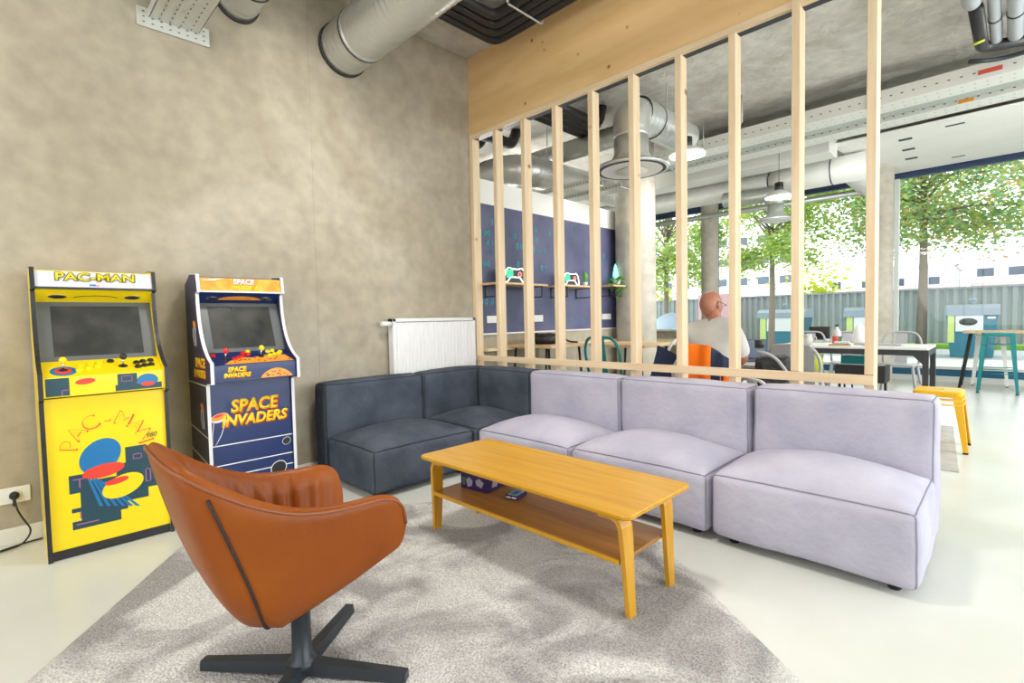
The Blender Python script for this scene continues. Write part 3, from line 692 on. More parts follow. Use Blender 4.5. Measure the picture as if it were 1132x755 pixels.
def ell(cx_, cz_, a, c_, rot, n=28):
    return [(cx_+a*math.cos(2*math.pi*i/n)*math.cos(rot)-c_*math.sin(2*math.pi*i/n)*math.sin(rot), cz_+a*math.cos(2*math.pi*i/n)*math.sin(rot)+c_*math.sin(2*math.pi*i/n)*math.cos(rot)) for i in range(n)]
b = B(); fpoly(b, 'blue', ell(-.04, .475, .095, .075, .9), .001); fpoly(b, 'red', ell(-.03, .40, .085, .033, .12), .002); fpoly(b, 'yel', ell(.045, .305, .09, .055, .35), .0015); fpoly(b, 'red', ell(.02, .335, .05, .016, .15), .0025)
for k in range(6): fpoly(b, 'blue', [(-.10+.016*k, .39-.012*k), (-.09+.016*k, .39-.012*k), (-.04+.03*k, .22-.008*k), (-.055+.03*k, .222-.008*k)], .0011)
b.build('abstract_print', Y)
b = B()
for i, chh in enumerate('PAC-MAN'):
    ang = R_(168-i*26); c_ = (-.005+.15*math.cos(ang), .515+.145*math.sin(ang)); r_ = ang-math.pi/2
    u_ = (0, math.cos(r_), math.sin(r_)); v_ = (0, -math.sin(r_), math.cos(r_))
    b.m('red').text(chh, (FX+.001, c_[0], c_[1]), u_, v_, .100, .0008, bold=0, width=1.05)
    b.m('yel').text(chh, (FX+.0022, c_[0]-.002, c_[1]+.002), u_, v_, .088, .0008, bold=.0, width=1.0)
b.build('arched_lettering', Y)
B().m('blk').text('1980', (FX+.001, .165, .545), (0, 1, .06), (0, 0, 1), .036, .0008, shear=.3, width=.9).build('date_lettering', Y)
# deck front print
DXF = Xc+.4925
b = B().m('teal_d').box(DXF, DXF+.001, -.23, -.145, .80, .885).box(DXF, DXF+.001, .03, .225, .80, .83).box(DXF, DXF+.001, .04, .12, .83, .885)
b.m('pink').box(DXF+.001, DXF+.0015, .055, .1, .845, .848).box(DXF+.001, DXF+.0015, .055, .1, .872, .875).box(DXF+.001, DXF+.0015, .055, .058, .845, .875).box(DXF+.001, DXF+.0015, .097, .1, .845, .875).box(DXF+.001, DXF+.0015, -.175, -.15, .825, .829).box(DXF+.001, DXF+.0015, -.175, -.171, .80, .829)
b.m('red').prism(ell(-.085, .862, .038, .014, .1), (DXF+.001, 0, 0), (0, 1, 0), (0, 0, 1), (.001, 0, 0))
b.m('blue').prism(ell(.165, .845, .045, .032, 0), (DXF+.001, 0, 0), (0, 1, 0), (0, 0, 1), (.001, 0, 0)).m('red').prism(ell(.165, .825, .03, .012, 0), (DXF+.002, 0, 0), (0, 1, 0), (0, 0, 1), (.001, 0, 0))
b.build('printed_art', deck)
pj = deck_pt(Xc, -.16, .35)
b = B().m('blue').lathe(pj, [(.05, 0), (.05, .0012)], 24, DN).m('red').lathe(pj+DN*.0012, [(.032, 0), (.032, .0012)], 24, DN); b.build('printed_disc', deck)
joystick(Y, Xc, -.16, .40, 'btnyel'); joystick(Y, Xc, .075, .45, 'btnblk')
for dy, k in ((-.10, .35), (-.06, .45), (-.025, .52), (-.09, .62), (-.05, .70), (-.015, .75)): button(Y, Xc, dy, k, 'btnyel')
for dy, k in ((.135, .32), (.165, .38), (.195, .42), (.135, .60), (.165, .66), (.20, .70), (.03, .8)): button(Y, Xc, dy, k, 'btnblk')
speaker_hole(Y, Xc, -.155, .036, 'chrome'); speaker_hole(Y, Xc, .155, .036, 'chrome')
MV, ML = slant((.298, 1.333), (.279, 1.415))
mqc = Vector((Xc+.2905, 0, 1.374))
B().m('blk').text('PAC-MAN', mqc+Vector((0, .0, .010)), (0, 1, 0), MV, .058, .0008, bold=.0035, width=1.28).m('yel').text('PAC-MAN', mqc+Vector((.001, 0, .010)), (0, 1, 0), MV, .058, .0010, bold=.0012, width=1.28).build('lettering', mq)
B().m('blue').box(Xc+.2955, Xc+.2965, -.03, -.005, 1.337, 1.349).m('red').box(Xc+.2955, Xc+.2965, -.005, .01, 1.337, 1.345).build('printed_art', mq)
b = B().m('blk')
spn = Vector((.60, 0, -.80)).normalized()
pts = [Vector((Xc+.243, .09*math.cos(R_(a)), 1.2875))+Vector((.086, 0, .065)).normalized()*(.018*math.sin(R_(a))-.008)+spn*.003 for a in range(0, 181, 12)]
b.tube(pts, .0015, 5).build('printed_arc', sp)

# ---- navy machine
N, Xn, HN, W2, deck2, mq2, sp2 = cabinet(-2.405, -1.905, .405, 'sidenavy', 'whitetrim', 'navy', 'navy', 'marqo', 'navy blue arcade cabinet with white edging between the yellow one and the sofa')
FX2 = Xn+.405-.0138
def two_tone(b, txt, o, u, v, size, bold, width, shear=0, off=None):
    n_ = Vector(u).cross(Vector(v)).normalized(); o = Vector(o)
    b.m('red').text(txt, o+Vector(u)*size*.05-Vector(v)*size*.06, u, v, size, .0008, bold=bold*1.5, width=width, shear=shear)
    b.m('oyel').text(txt, o+n_*.0012, u, v, size, .0008, bold=bold, width=width, shear=shear)
uy = Vector((0, 1, .0)); vz = Vector((0, 0, 1))
b = B(); two_tone(b, 'SPACE', (FX2+.0005, .01, .63), uy, vz, .105, .0040, .90, .12); two_tone(b, 'INVADERS', (FX2+.0005, .01, .545), uy, vz, .088, .0036, .93, .2); b.build('lettering', N)
b = B().m('wprint')
for z0_, dz in ((.405, 0), (.285, 0), (.215, 0), (.165, 0), (.125, 0), (.09, 0)): b.box(FX2, FX2+.0008, -.232, .232, z0_, z0_+.006)
b.tube([(FX2+.001, -.215, .56), (FX2+.001, -.225, .48), (FX2+.001, -.228, .41)], .0022, 5).tube([(FX2+.001, -.15, .56), (FX2+.001, -.18, .47), (FX2+.001, -.215, .41)], .0022, 5)
b.build('ground_lines', N)
b = B().m('wprint').prism(ell(-.185, .575, .050, .026, .25), (FX2, 0, 0), (0, 1, 0), (0, 0, 1), (.001, 0, 0)).m('orange').prism(ell(-.185, .58, .044, .02, .25), (FX2+.001, 0, 0), (0, 1, 0), (0, 0, 1), (.001, 0, 0)).m('red').prism(ell(-.19, .588, .026, .009, .25), (FX2+.002, 0, 0), (0, 1, 0), (0, 0, 1), (.001, 0, 0)); b.build('printed_disc', N)
for (cy_, cz_, s_) in ((.195, .37, .8), (.14, .205, 1.5)):      # plain dark patches
    b = B(); b.m('wprint').prism(ell(cy_, cz_, .034*s_, .030*s_, .5), (FX2+.0008, 0, 0), (0, 1, 0), (0, 0, 1), (.0008, 0, 0)).m('blk').prism(ell(cy_, cz_, .031*s_, .027*s_, .5), (FX2+.0016, 0, 0), (0, 1, 0), (0, 0, 1), (.0008, 0, 0)); b.build('printed_patch', N)
DX2 = Xn+.4925
b = B(); two_tone(b, 'SPACE', (DX2, -.11, .862), uy, vz, .038, .0022, .9, .15); two_tone(b, 'INVADERS', (DX2, -.11, .828), uy, vz, .034, .0022, .92, .2); b.build('lettering', deck2)
arcp = [(.02+.19*i/20, .80+.055*math.sin(math.pi*i/20)**.7) for i in range(21)]
b = B().m('orange').prism(arcp, (DX2, 0, 0), (0, 1, 0), (0, 0, 1), (.001, 0, 0))
for k in range(14):
    yy = .05+.13*random.random(); zz = .808+.03*random.random(); b.m('blk').prism(ell(yy, zz, .006, .003, 0, 8), (DX2+.001, 0, 0), (0, 1, 0), (0, 0, 1), (.0005, 0, 0))
b.build('printed_moon', deck2)
b = B().m('orange'); pl = [(-.17, .05), (-.08, .60), (.0, .45), (.08, .62), (.20, .55), (.225, .06)]
q = [deck_pt(Xn, y, k)+DN*.0012 for y, k in pl]; vs = [b.bm.verts.new(p) for p in q]; b._f(vs); q2 = [b.bm.verts.new(p-DN*.001) for p in q]
for i in range(len(vs)): b._f([vs[i-1], vs[i], q2[i], q2[i-1]])
for k in range(16):
    p = deck_pt(Xn, -.13+.34*random.random(), .12+.35*random.random())+DN*.0013; b.m('blk').lathe(p, [(.006, 0), (.006, .0006)], 8, DN)
b.build('printed_moon', deck2)
joystick(N, Xn, -.15, .45, 'btnred'); joystick(N, Xn, .055, .55, 'btnyel')
for dy, k in ((-.20, .75), (-.10, .40), (-.075, .50), (-.05, .58), (-.03, .85), (-.01, .72)): button(N, Xn, dy, k, 'btnred')
for dy, k in ((.11, .55), (.14, .62), (.17, .66), (.115, .85), (.145, .92), (.185, .78), (.0, .93)): button(N, Xn, dy, k, 'btnyel')
speaker_hole(N, Xn, -.155, .034, 'chrome'); speaker_hole(N, Xn, .155, .034, 'chrome')
b = B().m('orange'); us = Vector((.086, 0, .065)).normalized()
pp = [Vector((Xn+.243, .125*math.cos(R_(a)), 1.2875))+us*(.035*math.sin(R_(a))-.012)+spn*.0012 for a in range(0, 181, 9)]
vs = [b.bm.verts.new(p) for p in pp]; b._f(vs); vs2 = [b.bm.verts.new(p-spn*.002) for p in pp]; b._f(vs2[::-1])
for i in range(len(vs)): b._f([vs[i-1], vs[i], vs2[i], vs2[i-1]])
b.build('printed_moon', sp2)
mqc = Vector((Xn+.2905, 0, 1.374))
b = B().m('wprint').text('SPACE', mqc+Vector((0, .01, .014)), (0, 1, 0), MV, .044, .0010, bold=.0022, width=.95, shear=.1).m('oyel').text('INVADERS', mqc+Vector((.003, .015, -.019)), (0, 1, 0), MV, .032, .0010, bold=.0018, width=1.05, shear=.2); b.build('lettering', mq2)
B().m('wprint').prism([(-.235, .02), (-.10, .035), (-.16, .018)], mqc+Vector((0, 0, 0)), (0, 1, 0), MV, (.001, 0, 0)).build('printed_streak', mq2)
# left side print of the navy machine (faces -y)
SY = -HN-.0004
b = B(); two_tone(b, 'SPACE', (Xn+.30, SY, .90), (1, 0, 0), (0, 0, 1), .075, .003, .95); two_tone(b, 'INVADERS', (Xn+.285, SY, .835), (1, 0, 0), (0, 0, 1), .062, .003, .85); b.build('side_lettering', N)
b = B().m('wprint').prism([(.03, .775), (.40, .768), (.40, .774), (.03, .781)], (Xn, SY, 0), (1, 0, 0), (0, 0, 1), (0, -.001, 0)).prism([(.03, .50), (.40, .46), (.40, .466), (.03, .506)], (Xn, SY, 0), (1, 0, 0), (0, 0, 1), (0, -.001, 0)).prism([(.03, .35), (.40, .30), (.40, .306), (.03, .356)], (Xn, SY, 0), (1, 0, 0), (0, 0, 1), (0, -.001, 0)).prism([(.03, .25), (.40, .20), (.40, .206), (.03, .256)], (Xn, SY, 0), (1, 0, 0), (0, 0, 1), (0, -.001, 0))
for (xx, zz) in ((.21, 1.13), (.30, .64)):
    b.m('orange').prism(ell(xx, zz, .03, .022, -.3), (Xn, SY, 0), (1, 0, 0), (0, 0, 1), (0, -.001, 0))
    b.m('wprint').tube([(Xn+xx-.02, SY-.001, zz-.02), (Xn+xx-.025, SY-.001, zz-.07), (Xn+xx, SY-.001, zz-.13)], .002, 5).tube([(Xn+xx+.02, SY-.001, zz-.02), (Xn+xx+.02, SY-.001, zz-.07), (Xn+xx+.035, SY-.001, zz-.13)], .002, 5)
b.build('side_print', N)

# ================================================================== WALL SOCKET + CABLES
so = empty('wall_socket', (0, -3.215, .255)); tag(so, 'white wall socket with a black plug beside the yellow cabinet', 'socket')
B().m('socket').box(0, .010, -.062, .062, -.042, .042, bev=.003).build('cover_plate', so)
B().m('socket').lathe((.010, 0, .0), [(.030, 0), (.030, .003), (.024, .003)], 20, (1, 0, 0)).build('socket_rim', so)
pg = empty('power_plug', (.012, -3.215, .255)); tag(pg, 'black power plug and cable running down from the wall socket', 'plug')
B().m('cable').lathe((0, 0, 0), [(.020, 0), (.020, .018), (.010, .030), (.007, .034)], 16, (1, 0, 0)).build('plug_body', pg)
B().m('cable').tube(bent([(.030, 0, 0), (.040, .004, -.06), (.045, .03, -.13), (.052, .06, -.19), (.085, .02, -.2465), (.12, -.10, -.2465), (.20, -.30, -.2465)], .05, 5), .0042, 8).build('cord', pg)
B().m('cable').tube([(.028, -.002, -.010), (.029, -.002, -.05)], .006, 8).build('strain_relief', pg)
c2 = B().m('cable').tube(bent([(.05, -3.118, .006), (.06, -3.19, .006), (.10, -3.28, .006), (.2, -3.5, .006)], .05), .0042, 8).build('power_cable', smooth=True); tag(c2, 'black cable on the floor coming from behind the yellow cabinet', 'cable')

# ================================================================== RADIATOR
ra = empty('panel_radiator', (.065, -.51, 0)); tag(ra, 'white ribbed panel radiator on the concrete wall behind the charcoal sofa', 'radiator')
L0, L1 = -.45, .45; z0, z1 = .45, 1.15
b = B().m('radi'); prof = []
nrib = 21; xs = []
pts = [(L0+.03, .02)]
for i in range(nrib):
    yb = L0+.05+(L1-L0-.10)*i/nrib; wv = (L1-L0-.10)/nrib
    pts += [(yb, .012), (yb+wv*.2, .020), (yb+wv*.75, .020), (yb+wv*.95, .012)]
pts.append((L1-.03, .02))
pl = [(p[1], p[0]) for p in pts]+[(-.005, L1-.03), (-.005, L0+.03)]
b.prism(pl, (.01, 0, z0+.035), (1, 0, 0), (0, 1, 0), (0, 0, z1-z0-.07)); b.build('front_panel', ra)
for q in (L0, L1-.032): B().m('radi').box(-.045, .030, q, q+.032, z0, z1, bev=.004).build('side_cover', ra)
B().m('radi').box(-.045, .030, L0, L1, z1-.03, z1, bev=.004).build('top_grille', ra)
B().m('radi').box(.0, .028, L0, L1, z0, z0+.035, bev=.003).build('bottom_edge', ra)
B().m('radi').box(-.065, -.03, L0+.1, L1-.1, z0+.05, z1-.08).build('rear_panel', ra)
B().m('radi').tube([(.02, L0-.10, 1.105), (.02, L0-.02, 1.105)], [.020, .022], 16).build('thermostat_head', ra)
B().m('chrome').tube([(.02, L0-.02, 1.105), (.02, L0+.005, 1.105)], .012, 12).build('valve', ra)

# ================================================================== CEILING SERVICES
def corrugated(pts, r, pitch, amp, m, name, parent=None, n=32):
    """duct with raised spiral ribs modelled as rings along the path"""
    P = [Vector(p) for p in pts]; seg = [(P[i+1]-P[i]).length for i in range(len(P)-1)]; tot = sum(seg); N = max(6, int(tot/pitch)*4)
    out = []; rr = []
    for k in range(N+1):
        d = tot*k/N; i = 0
        while i < len(seg)-1 and d > seg[i]: d -= seg[i]; i += 1
        out.append(P[i].lerp(P[i+1], min(1, d/seg[i]))); rr.append(r+(amp if k % 4 == 0 else 0))
    b = B().m(m); b.tube(out, rr, n); o = b.build(name, parent)
    for p in o.data.polygons: p.use_smooth = len(p.vertices) == 4
    return o
def ring(c, d, r, m, name, parent, w_=.02, e=.006):
    c, d = Vector(c), Vector(d).normalized(); o = B().m(m).tube([c-d*w_/2, c+d*w_/2], r+e, 32).build(name, parent); return o
def duct_thing(name, lab, loc): t = empty(name, loc); return tag(t, lab, 'ventilation duct')
t = duct_thing('spiral_duct', 'large spiral duct running from the concrete wall above the sofa', (0, -1.27, 3.225))
corrugated([(.0, 0, 0), (.55, 0, 0), (3.2, 0, 0)], .185, .055, .004, 'galv', 'duct_body', t); ring((.015, 0, 0), (1, 0, 0), .185, 'duct_ring', 'wall_collar', t, .03, .012); ring((.30, 0, 0), (1, 0, 0), .185, 'duct_ring', 'joint_ring', t, .012, .006); ring((.31, 0, 0), (1, 0, 0), .185, 'galv', 'joint_ring', t, .05, .004)
t = duct_thing('spiral_duct', 'smaller duct at the top edge left of the large spiral duct', (0, -2.02, 3.28))
corrugated([(.0, 0, 0), (3.0, 0, 0)], .125, .055, .003, 'galv', 'duct_body', t); ring((.012, 0, 0), (1, 0, 0), .125, 'duct_ring', 'wall_collar', t, .024, .014); ring((.30, 0, 0), (1, 0, 0), .125, 'duct_ring', 'joint_ring', t, .012, .005)
# cable tray at the wall
def perf_face(b, o, u, v, L_, H_, rows, cols, hm, nrm, s=.007):
    o, u, v, nrm = Vector(o), Vector(u), Vector(v), Vector(nrm)
    b.m(hm)
    for i in range(cols):
        for j in range(rows):
            c = o+u*(L_*(i+.5)/cols)+v*(H_*(j+.5)/rows); q = [b.bm.verts.new(c+u*(s*a)+v*(s*.5*d)+nrm*.0012) for a, d in ((-1, -1), (1, -1), (1, 1), (-1, 1))]; b._f(q)
t = empty('cable_tray', (0, -2.40, 2.97)); tag(t, 'perforated galvanised cable tray at the top edge over the navy cabinet', 'cable tray')
b = B().m('tray').box(.0, 3.0, -.12, .14, 0, .003).box(0, 3.0, -.12, -.117, 0, .06).box(0, 3.0, .137, .14, 0, .06); b.build('tray_channel', t)
b = B(); perf_face(b, (.02, -.10, -.002), (1, 0, 0), (0, 1, 0), 1.4, .22, 4, 24, 'hole', (0, 0, -1)); b.build('perforations', t)
b = B().m('tray').box(.0, .02, -.18, .20, -.06, .05, bev=.002); perf_face(b, (.021, -.17, -.05), (0, 1, 0), (0, 0, 1), .36, .09, 3, 8, 'hole', (1, 0, 0), .006); b.build('wall_bracket', t)
b = B().m('black')
for k in range(3): b.tube([(.04, -.07+.06*k, .02), (3.0, -.07+.06*k, .02)], .014, 8)
b.build('cables', t)
# black insulated pipe loops
for k in range(4):
    o = k*.085; r_ = .036
    p = B().m('black').tube(bent([(.53+o, -3.2, 3.50), (.53+o, -.14-o, 3.50), (3.4, -.14-o, 3.50)], .09, 5), r_, 14).build('insulated_pipe', smooth=True)
    tag(p, ['outermost', 'second from outside', 'third from outside', 'innermost'][k]+' of the black insulated pipes bending under the ceiling corner', 'pipe', 'black pipes turning at the ceiling corner')
cl = tag(B().m('clip').box(1.02, 1.032, -.49, -.09, 3.452, 3.460).box(1.02, 1.032, -.10, -.09, 3.452, 3.60).box(1.02, 1.032, -.49, -.48, 3.452, 3.60).build('pipe_clamp'), 'thin pale clamp strap under the black ceiling pipes', 'clamp')
for k, (x, y0_, y1_) in enumerate(((-.08, .3, 2.08), (.03, .3, 1.98), (.14, .3, 1.90), (.25, .3, 1.80))):
    p = B().m('black').tube(bent([(x, y0_, 3.38), (x, y1_, 3.38), (x+.04, y1_+.01, 3.585)], .10, 5), .05, 14).build('insulated_pipe', smooth=True)
    tag(p, ['leftmost', 'second from left', 'third from left', 'rightmost'][k]+' of the black pipes above the mural seen through the partition', 'pipe', 'black pipes above the mural')
# ducts behind the partition
t = duct_thing('spiral_duct', 'spiral duct with elbow passing over the mural wall', (0, 1.15, 2.92))
corrugated(bent([(-3.8, 0, 0), (-.50, 0, 0), (-.50, 2.9, .05)], .34, 10), .185, .06, .004, 'galv', 'duct_body', t)
for x in (-1.9, -1.25, -.95): ring((x, 0, 0), (1, 0, 0), .185, 'duct_ring', 'joint_ring', t, .010, .005)
t = duct_thing('service_duct', 'dull green grey duct behind the elbowed spiral duct', (0, 2.0, 3.27))
corrugated([(-3.8, 0, 0), (.50, 0, 0)], .12, .08, .004, 'galvg', 'duct_body', t); ring((.48, 0, 0), (1, 0, 0), .12, 'duct_ring', 'joint_ring', t, .012, .006)
for k, (yy, lab) in enumerate(((1.25, 'left one of the two black pipes at the top left corner behind the partition'), (1.55, 'right one of the two black pipes at the top left corner behind the partition'))):
    p = B().m('black').tube(bent([(-1.25+.3*k, -.2, 3.40), (-1.25+.3*k, yy, 3.40), (-1.25+.3*k, yy+.1, 3.59)], .08, 5), .07, 14).build('insulated_pipe', smooth=True); tag(p, lab, 'pipe')
t = empty('air_diffuser', (.90, 1.42, 0)); tag(t, 'large round swirl air diffuser on an elbow duct in front of the thick column', 'air diffuser')
B().m('galv').lathe((0, 0, 0), [(.37, 2.635), (.375, 2.65), (.36, 2.665), (.24, 2.70), (.20, 2.75), (.175, 2.80), (.175, 2.98)], 40).build('cone', t, smooth=True)
b = B().m('whitem').lathe((0, 0, 0), [(.31, 2.628), (.31, 2.634), (.16, 2.634)], 40); b.build('face_plate', t)
B().m('duct_ring').lathe((0, 0, 0), [(.345, 2.630), (.345, 2.6345), (.30, 2.6345)], 40).build('slot_ring', t)
B().m('galv').lathe((0, 0, 0), [(.16, 2.618), (.16, 2.626), (.02, 2.626)], 32).build('center_disc', t)
corrugated(bent([(0, 0, 2.96), (0, 0, 3.20), (0, .30, 3.24), (0, 1.2, 3.24)], .26, 10), .178, .09, .004, 'galv', 'elbow_duct', t)
for yy in (.12, .42): ring((0, yy, 3.235), (0, 1, 0), .178, 'duct_ring', 'joint_ring', t, .01, .006)
for dx in (-.16, .16): B().m('tray').box(dx-.006, dx+.006, .45, .46, 3.05, 3.6).build('hanger', t)
t = empty('air_diffuser', (1.18, 5.0, 0)); tag(t, 'smaller round diffuser with elbow hanging before the window trees', 'air diffuser')
B().m('galvg').lathe((0, 0, 0), [(.24, 2.52), (.245, 2.535), (.22, 2.55), (.13, 2.60), (.11, 2.66), (.11, 2.78)], 32).build('cone', t, smooth=True)
B().m('whitem').lathe((0, 0, 0), [(.20, 2.512), (.20, 2.519), (.05, 2.519)], 32).build('face_plate', t)
corrugated(bent([(0, 0, 2.76), (0, 0, 2.92), (-.3, .1, 2.95), (-.8, .1, 2.98)], .16, 8), .115, .05, .003, 'galvg', 'elbow_duct', t)
def pendant(x, y, z, r, lab):
    t = empty('pendant_lamp', (x, y, z)); tag(t, lab, 'ceiling lamp', 'round pendant lamps')
    B().m('lampb').lathe((0, 0, 0), [(.05, .09), (.055, .10), (.055, .19), (.03, .20)], 24).build('driver_housing', t)
    B().m('shade').lathe((0, 0, 0), [(r, 0), (r+.004, .006), (r*.9, .03), (.06, .09), (.05, .095)], 36).build('lamp_shade', t, smooth=True)
    B().m('lampe').lathe((0, 0, 0), [(r*.94, -.006), (r*.94, .001), (r*.3, .001)], 36).build('diffuser', t)
    B().m('lampb').tube([(0, 0, .2), (0, 0, CZ-z)], .004, 8).build('rod', t)
    l = bpy.data.lights.new('lamp_glow', 'AREA'); l.shape = 'DISK'; l.size = r*1.7; l.energy = 18; l.color = (1, .97, .92)
    lo = bpy.data.objects.new('lamp_light', l); COL.objects.link(lo); lo.parent = t; lo.location = (0, 0, -.012)
pendant(1.13, 2.2, 2.90, .20, 'glowing round pendant lamp right of the large air diffuser')
pendant(1.45, 4.25, 2.70, .18, 'glowing cone shaped pendant lamp before the smaller diffuser')
# long horizontal services running across the cafe
def xtray(y, z, w_, h, lab, x0_=.05, x1_=8.4, m='trayw', hy=True):
    t = empty('cable_tray', (0, y, z)); tag(t, lab, 'cable tray')
    B().m(m).box(x0_, x1_, -.003, 0, 0, h).box(x0_, x1_, 0, w_, 0, .004).box(x0_, x1_, w_, w_+.003, 0, h).build('tray_channel', t)
    b = B(); perf_face(b, (x0_, -.003, .02), (1, 0, 0), (0, 0, 1), x1_-x0_, h-.05, 1, 95, 'hole', (0, -1, 0), .010)
    perf_face(b, (x0_, .02, -.001), (1, 0, 0), (0, 1, 0), x1_-x0_, w_-.04, 2, 95, 'hole', (0, 0, -1), .008); b.build('perforations', t)
    for x in [q for q in (-2.2, -.6, .9, 2.62, 4.5) if x0_ < q < x1_]: B().m('tray').tube([(x, -.01, -.01), (x, -.01, CZ-z)], .005, 6).build('hanger_rod', t)
    return t
xtray(3.15, 3.22, .28, .14, 'nearest perforated cable tray under the cafe ceiling')
xtray(3.95, 3.28, .26, .09, 'second perforated cable tray, below the red tagged one', m='trayw')
xtray(1.40, 2.60, .20, .06, 'nearer perforated tray passing over the mural wall', x0_=-3.8, x1_=.42, m='tray')
xtray(1.86, 2.62, .20, .06, 'farther perforated tray passing over the mural wall', x0_=-3.8, x1_=.50, m='tray')
tag(B().m('redl').box(3.46, 3.62, 3.144, 3.146, 3.26, 3.30).build('tray_tag'), 'red tag stuck on the nearest cable tray', 'tag')
o = tag(B().m('galvg').box(.05, 8.4, 3.52, 3.85, 3.30, 3.44, bev=.004).build('rectangular_duct'), 'grey rectangular duct between the two long cable trays', 'ventilation duct')
t = duct_thing('spiral_duct', 'long pale spiral duct under the cafe ceiling ahead of the windows', (0, 5.3, 3.16))
corrugated([(-3.5, 0, 0), (1.0, 0, 0)], .16, .08, .005, 'trayw', 'duct_body', t); B().m('trayw').tube([(1.0, 0, 0), (1.25, 0, 0), (2.25, 0, 0)], [.16, .19, .19], 32).build('smooth_duct', t, smooth=True)
for x in (1.02, 1.85): ring((x, 0, 0), (1, 0, 0), .19 if x > 1.1 else .165, 'duct_ring', 'joint_ring', t, .012, .004)
t = duct_thing('spiral_duct', 'short ribbed duct turning up beside the white ceiling board', (2.05, 5.75, 3.2))
corrugated([(0, -.25, -.02), (0, .9, -.04)], .17, .07, .006, 'trayw', 'duct_body', t); ring((0, -.1, -.02), (0, 1, 0), .17, 'duct_ring', 'joint_ring', t, .012, .006)
o = tag(B().m('trayw').box(-4, 2.0, 4.45, 4.85, 3.22, 3.46, bev=.01).build('rectangular_duct'), 'pale rectangular duct crossing above the pendant lamps', 'ventilation duct')
b = B().m('galvg').tube([(-4, 6.4, 3.02), (2.0, 6.4, 3.02)], .05, 16); tag(b.build('service_pipe', smooth=True), 'thin grey pipe along the top of the windows', 'pipe')
# white soffit board
t = empty('soffit_board', (0, 0, 3.37)); tag(t, 'white ceiling board with dark slots above the right windows', 'ceiling board')
pl = [(2.25, 4.75), (8.4, 4.75), (8.4, 7.1), (2.05, 7.1), (2.10, 6.7), (1.75, 5.2), (1.80, 4.75)]
pl = [(1.95, 4.75), (8.4, 4.75), (8.4, 7.15), (2.12, 7.15)]
B().m('offwhite').prism(pl, (0, 0, 0), (1, 0, 0), (0, 1, 0), (0, 0, .025)).build('board', t)
b = B().m('hole')
for x in (2.62, 3.86):
    for k in range(3): b.box(x-.03*k, x+.14-.03*k, 5.15+.55*k, 5.24+.55*k, -.003, .001)
b.box(3.1, 3.28, 4.98, 5.03, -.003, .001).box(3.05, 3.2, 6.7, 6.74, -.003, .001); b.build('slots', t)
tag(B().m('orange').box(3.28, 3.40, 3.944, 3.947, 3.285, 3.32).build('tray_tag'), 'orange tag on the second cable tray', 'tag')
# grey drain pipes top right
gp = 'grey pipes at the top right'
for k, (x, r_, z, ye, lab) in enumerate(((3.47, .055, 3.36, 1.9, 'banded grey pipe, leftmost of the grey ceiling pipes'), (3.585, .038, 3.36, 2.75, 'slim grey pipe second from left among the ceiling pipes'), (3.70, .05, 3.36, 2.75, 'thick grey pipe third from left among the ceiling pipes'), (3.825, .045, 3.36, 2.7, 'rightmost grey pipe at the edge of the picture'))):
    t = empty('drain_pipe', (x, 0, z)); tag(t, lab, 'pipe', gp)
    B().m('grey').tube(bent([(0, -1.5, 0), (0, ye, 0), (0, ye+.09, .20)], .07, 5), r_, 18).build('pipe_body', t, smooth=True)
    for yy in ((1.2, 1.55) if k == 0 else (ye-.5,)): ring((0, yy, 0), (0, 1, 0), r_, 'steel', 'clamp_ring', t, .02, .004)
tag(B().m('black').tube(bent([(3.49, 1.9, 3.33), (3.50, 2.7, 3.33), (3.9, 2.85, 3.33)], .08), .045, 12).build('insulated_pipe', smooth=True), 'black pipe crossing under the grey ceiling pipes', 'pipe')
tag(B().m('steel').tube(bent([(3.42, 2.72, 3.25), (3.6, 2.86, 3.25), (4.2, 2.88, 3.27)], .1), .018, 10).build('hose', smooth=True), 'thin dark hose hanging under the grey ceiling pipes', 'hose')
tag(B().m('lime').tube([(3.455, 2.40, 3.26), (3.52, 2.44, 3.29)], .010, 8).build('pipe_label'), 'yellow tape on the black ceiling pipe', 'tape')
tag(B().m('tray').tube([(1.509, 2.768, 3.59), (1.509, 2.768, 3.30), (1.35, 2.9, 3.27)], .010, 8).tube([(1.509, 2.768, 3.44), (1.38, 2.68, 3.59)], .006, 6).build('ceiling_hook'), 'bent grey conduit hook on the cafe ceiling', 'conduit')

# ================================================================== SHELVES ON THE MURAL
def wall_shelf(y0_, y1_, z, lab, d=.26):
    t = empty('wall_shelf', (.014, (y0_+y1_)/2, z)); tag(t, lab, 'shelf'); h = (y1_-y0_)/2
    B().m('board').box(0, d, -h, h, -.02, 0, bev=.003).build('board', t)
    for s in (-1, 1):
        yy = s*(h-.07)
        B().m('lampb').box(0, d-.02, yy-.008, yy+.008, -.028, -.02).box(0, .01, yy-.008, yy+.008, -.14, -.02).box(.0, d-.02, yy-.006, yy+.006, -.135, -.125).box(d-.028, d-.02, yy-.006, yy+.006, -.13, -.02).build('bracket', t)
    return t
wall_shelf(.08, .80, 1.480, 'wooden wall shelf nearest the left end of the partition')
wall_shelf(1.08, 1.68, 1.490, 'wooden wall shelf in the middle of the mural')
wall_shelf(2.02, 2.38, 1.520, 'dark wall shelf with trailing plant near the column')
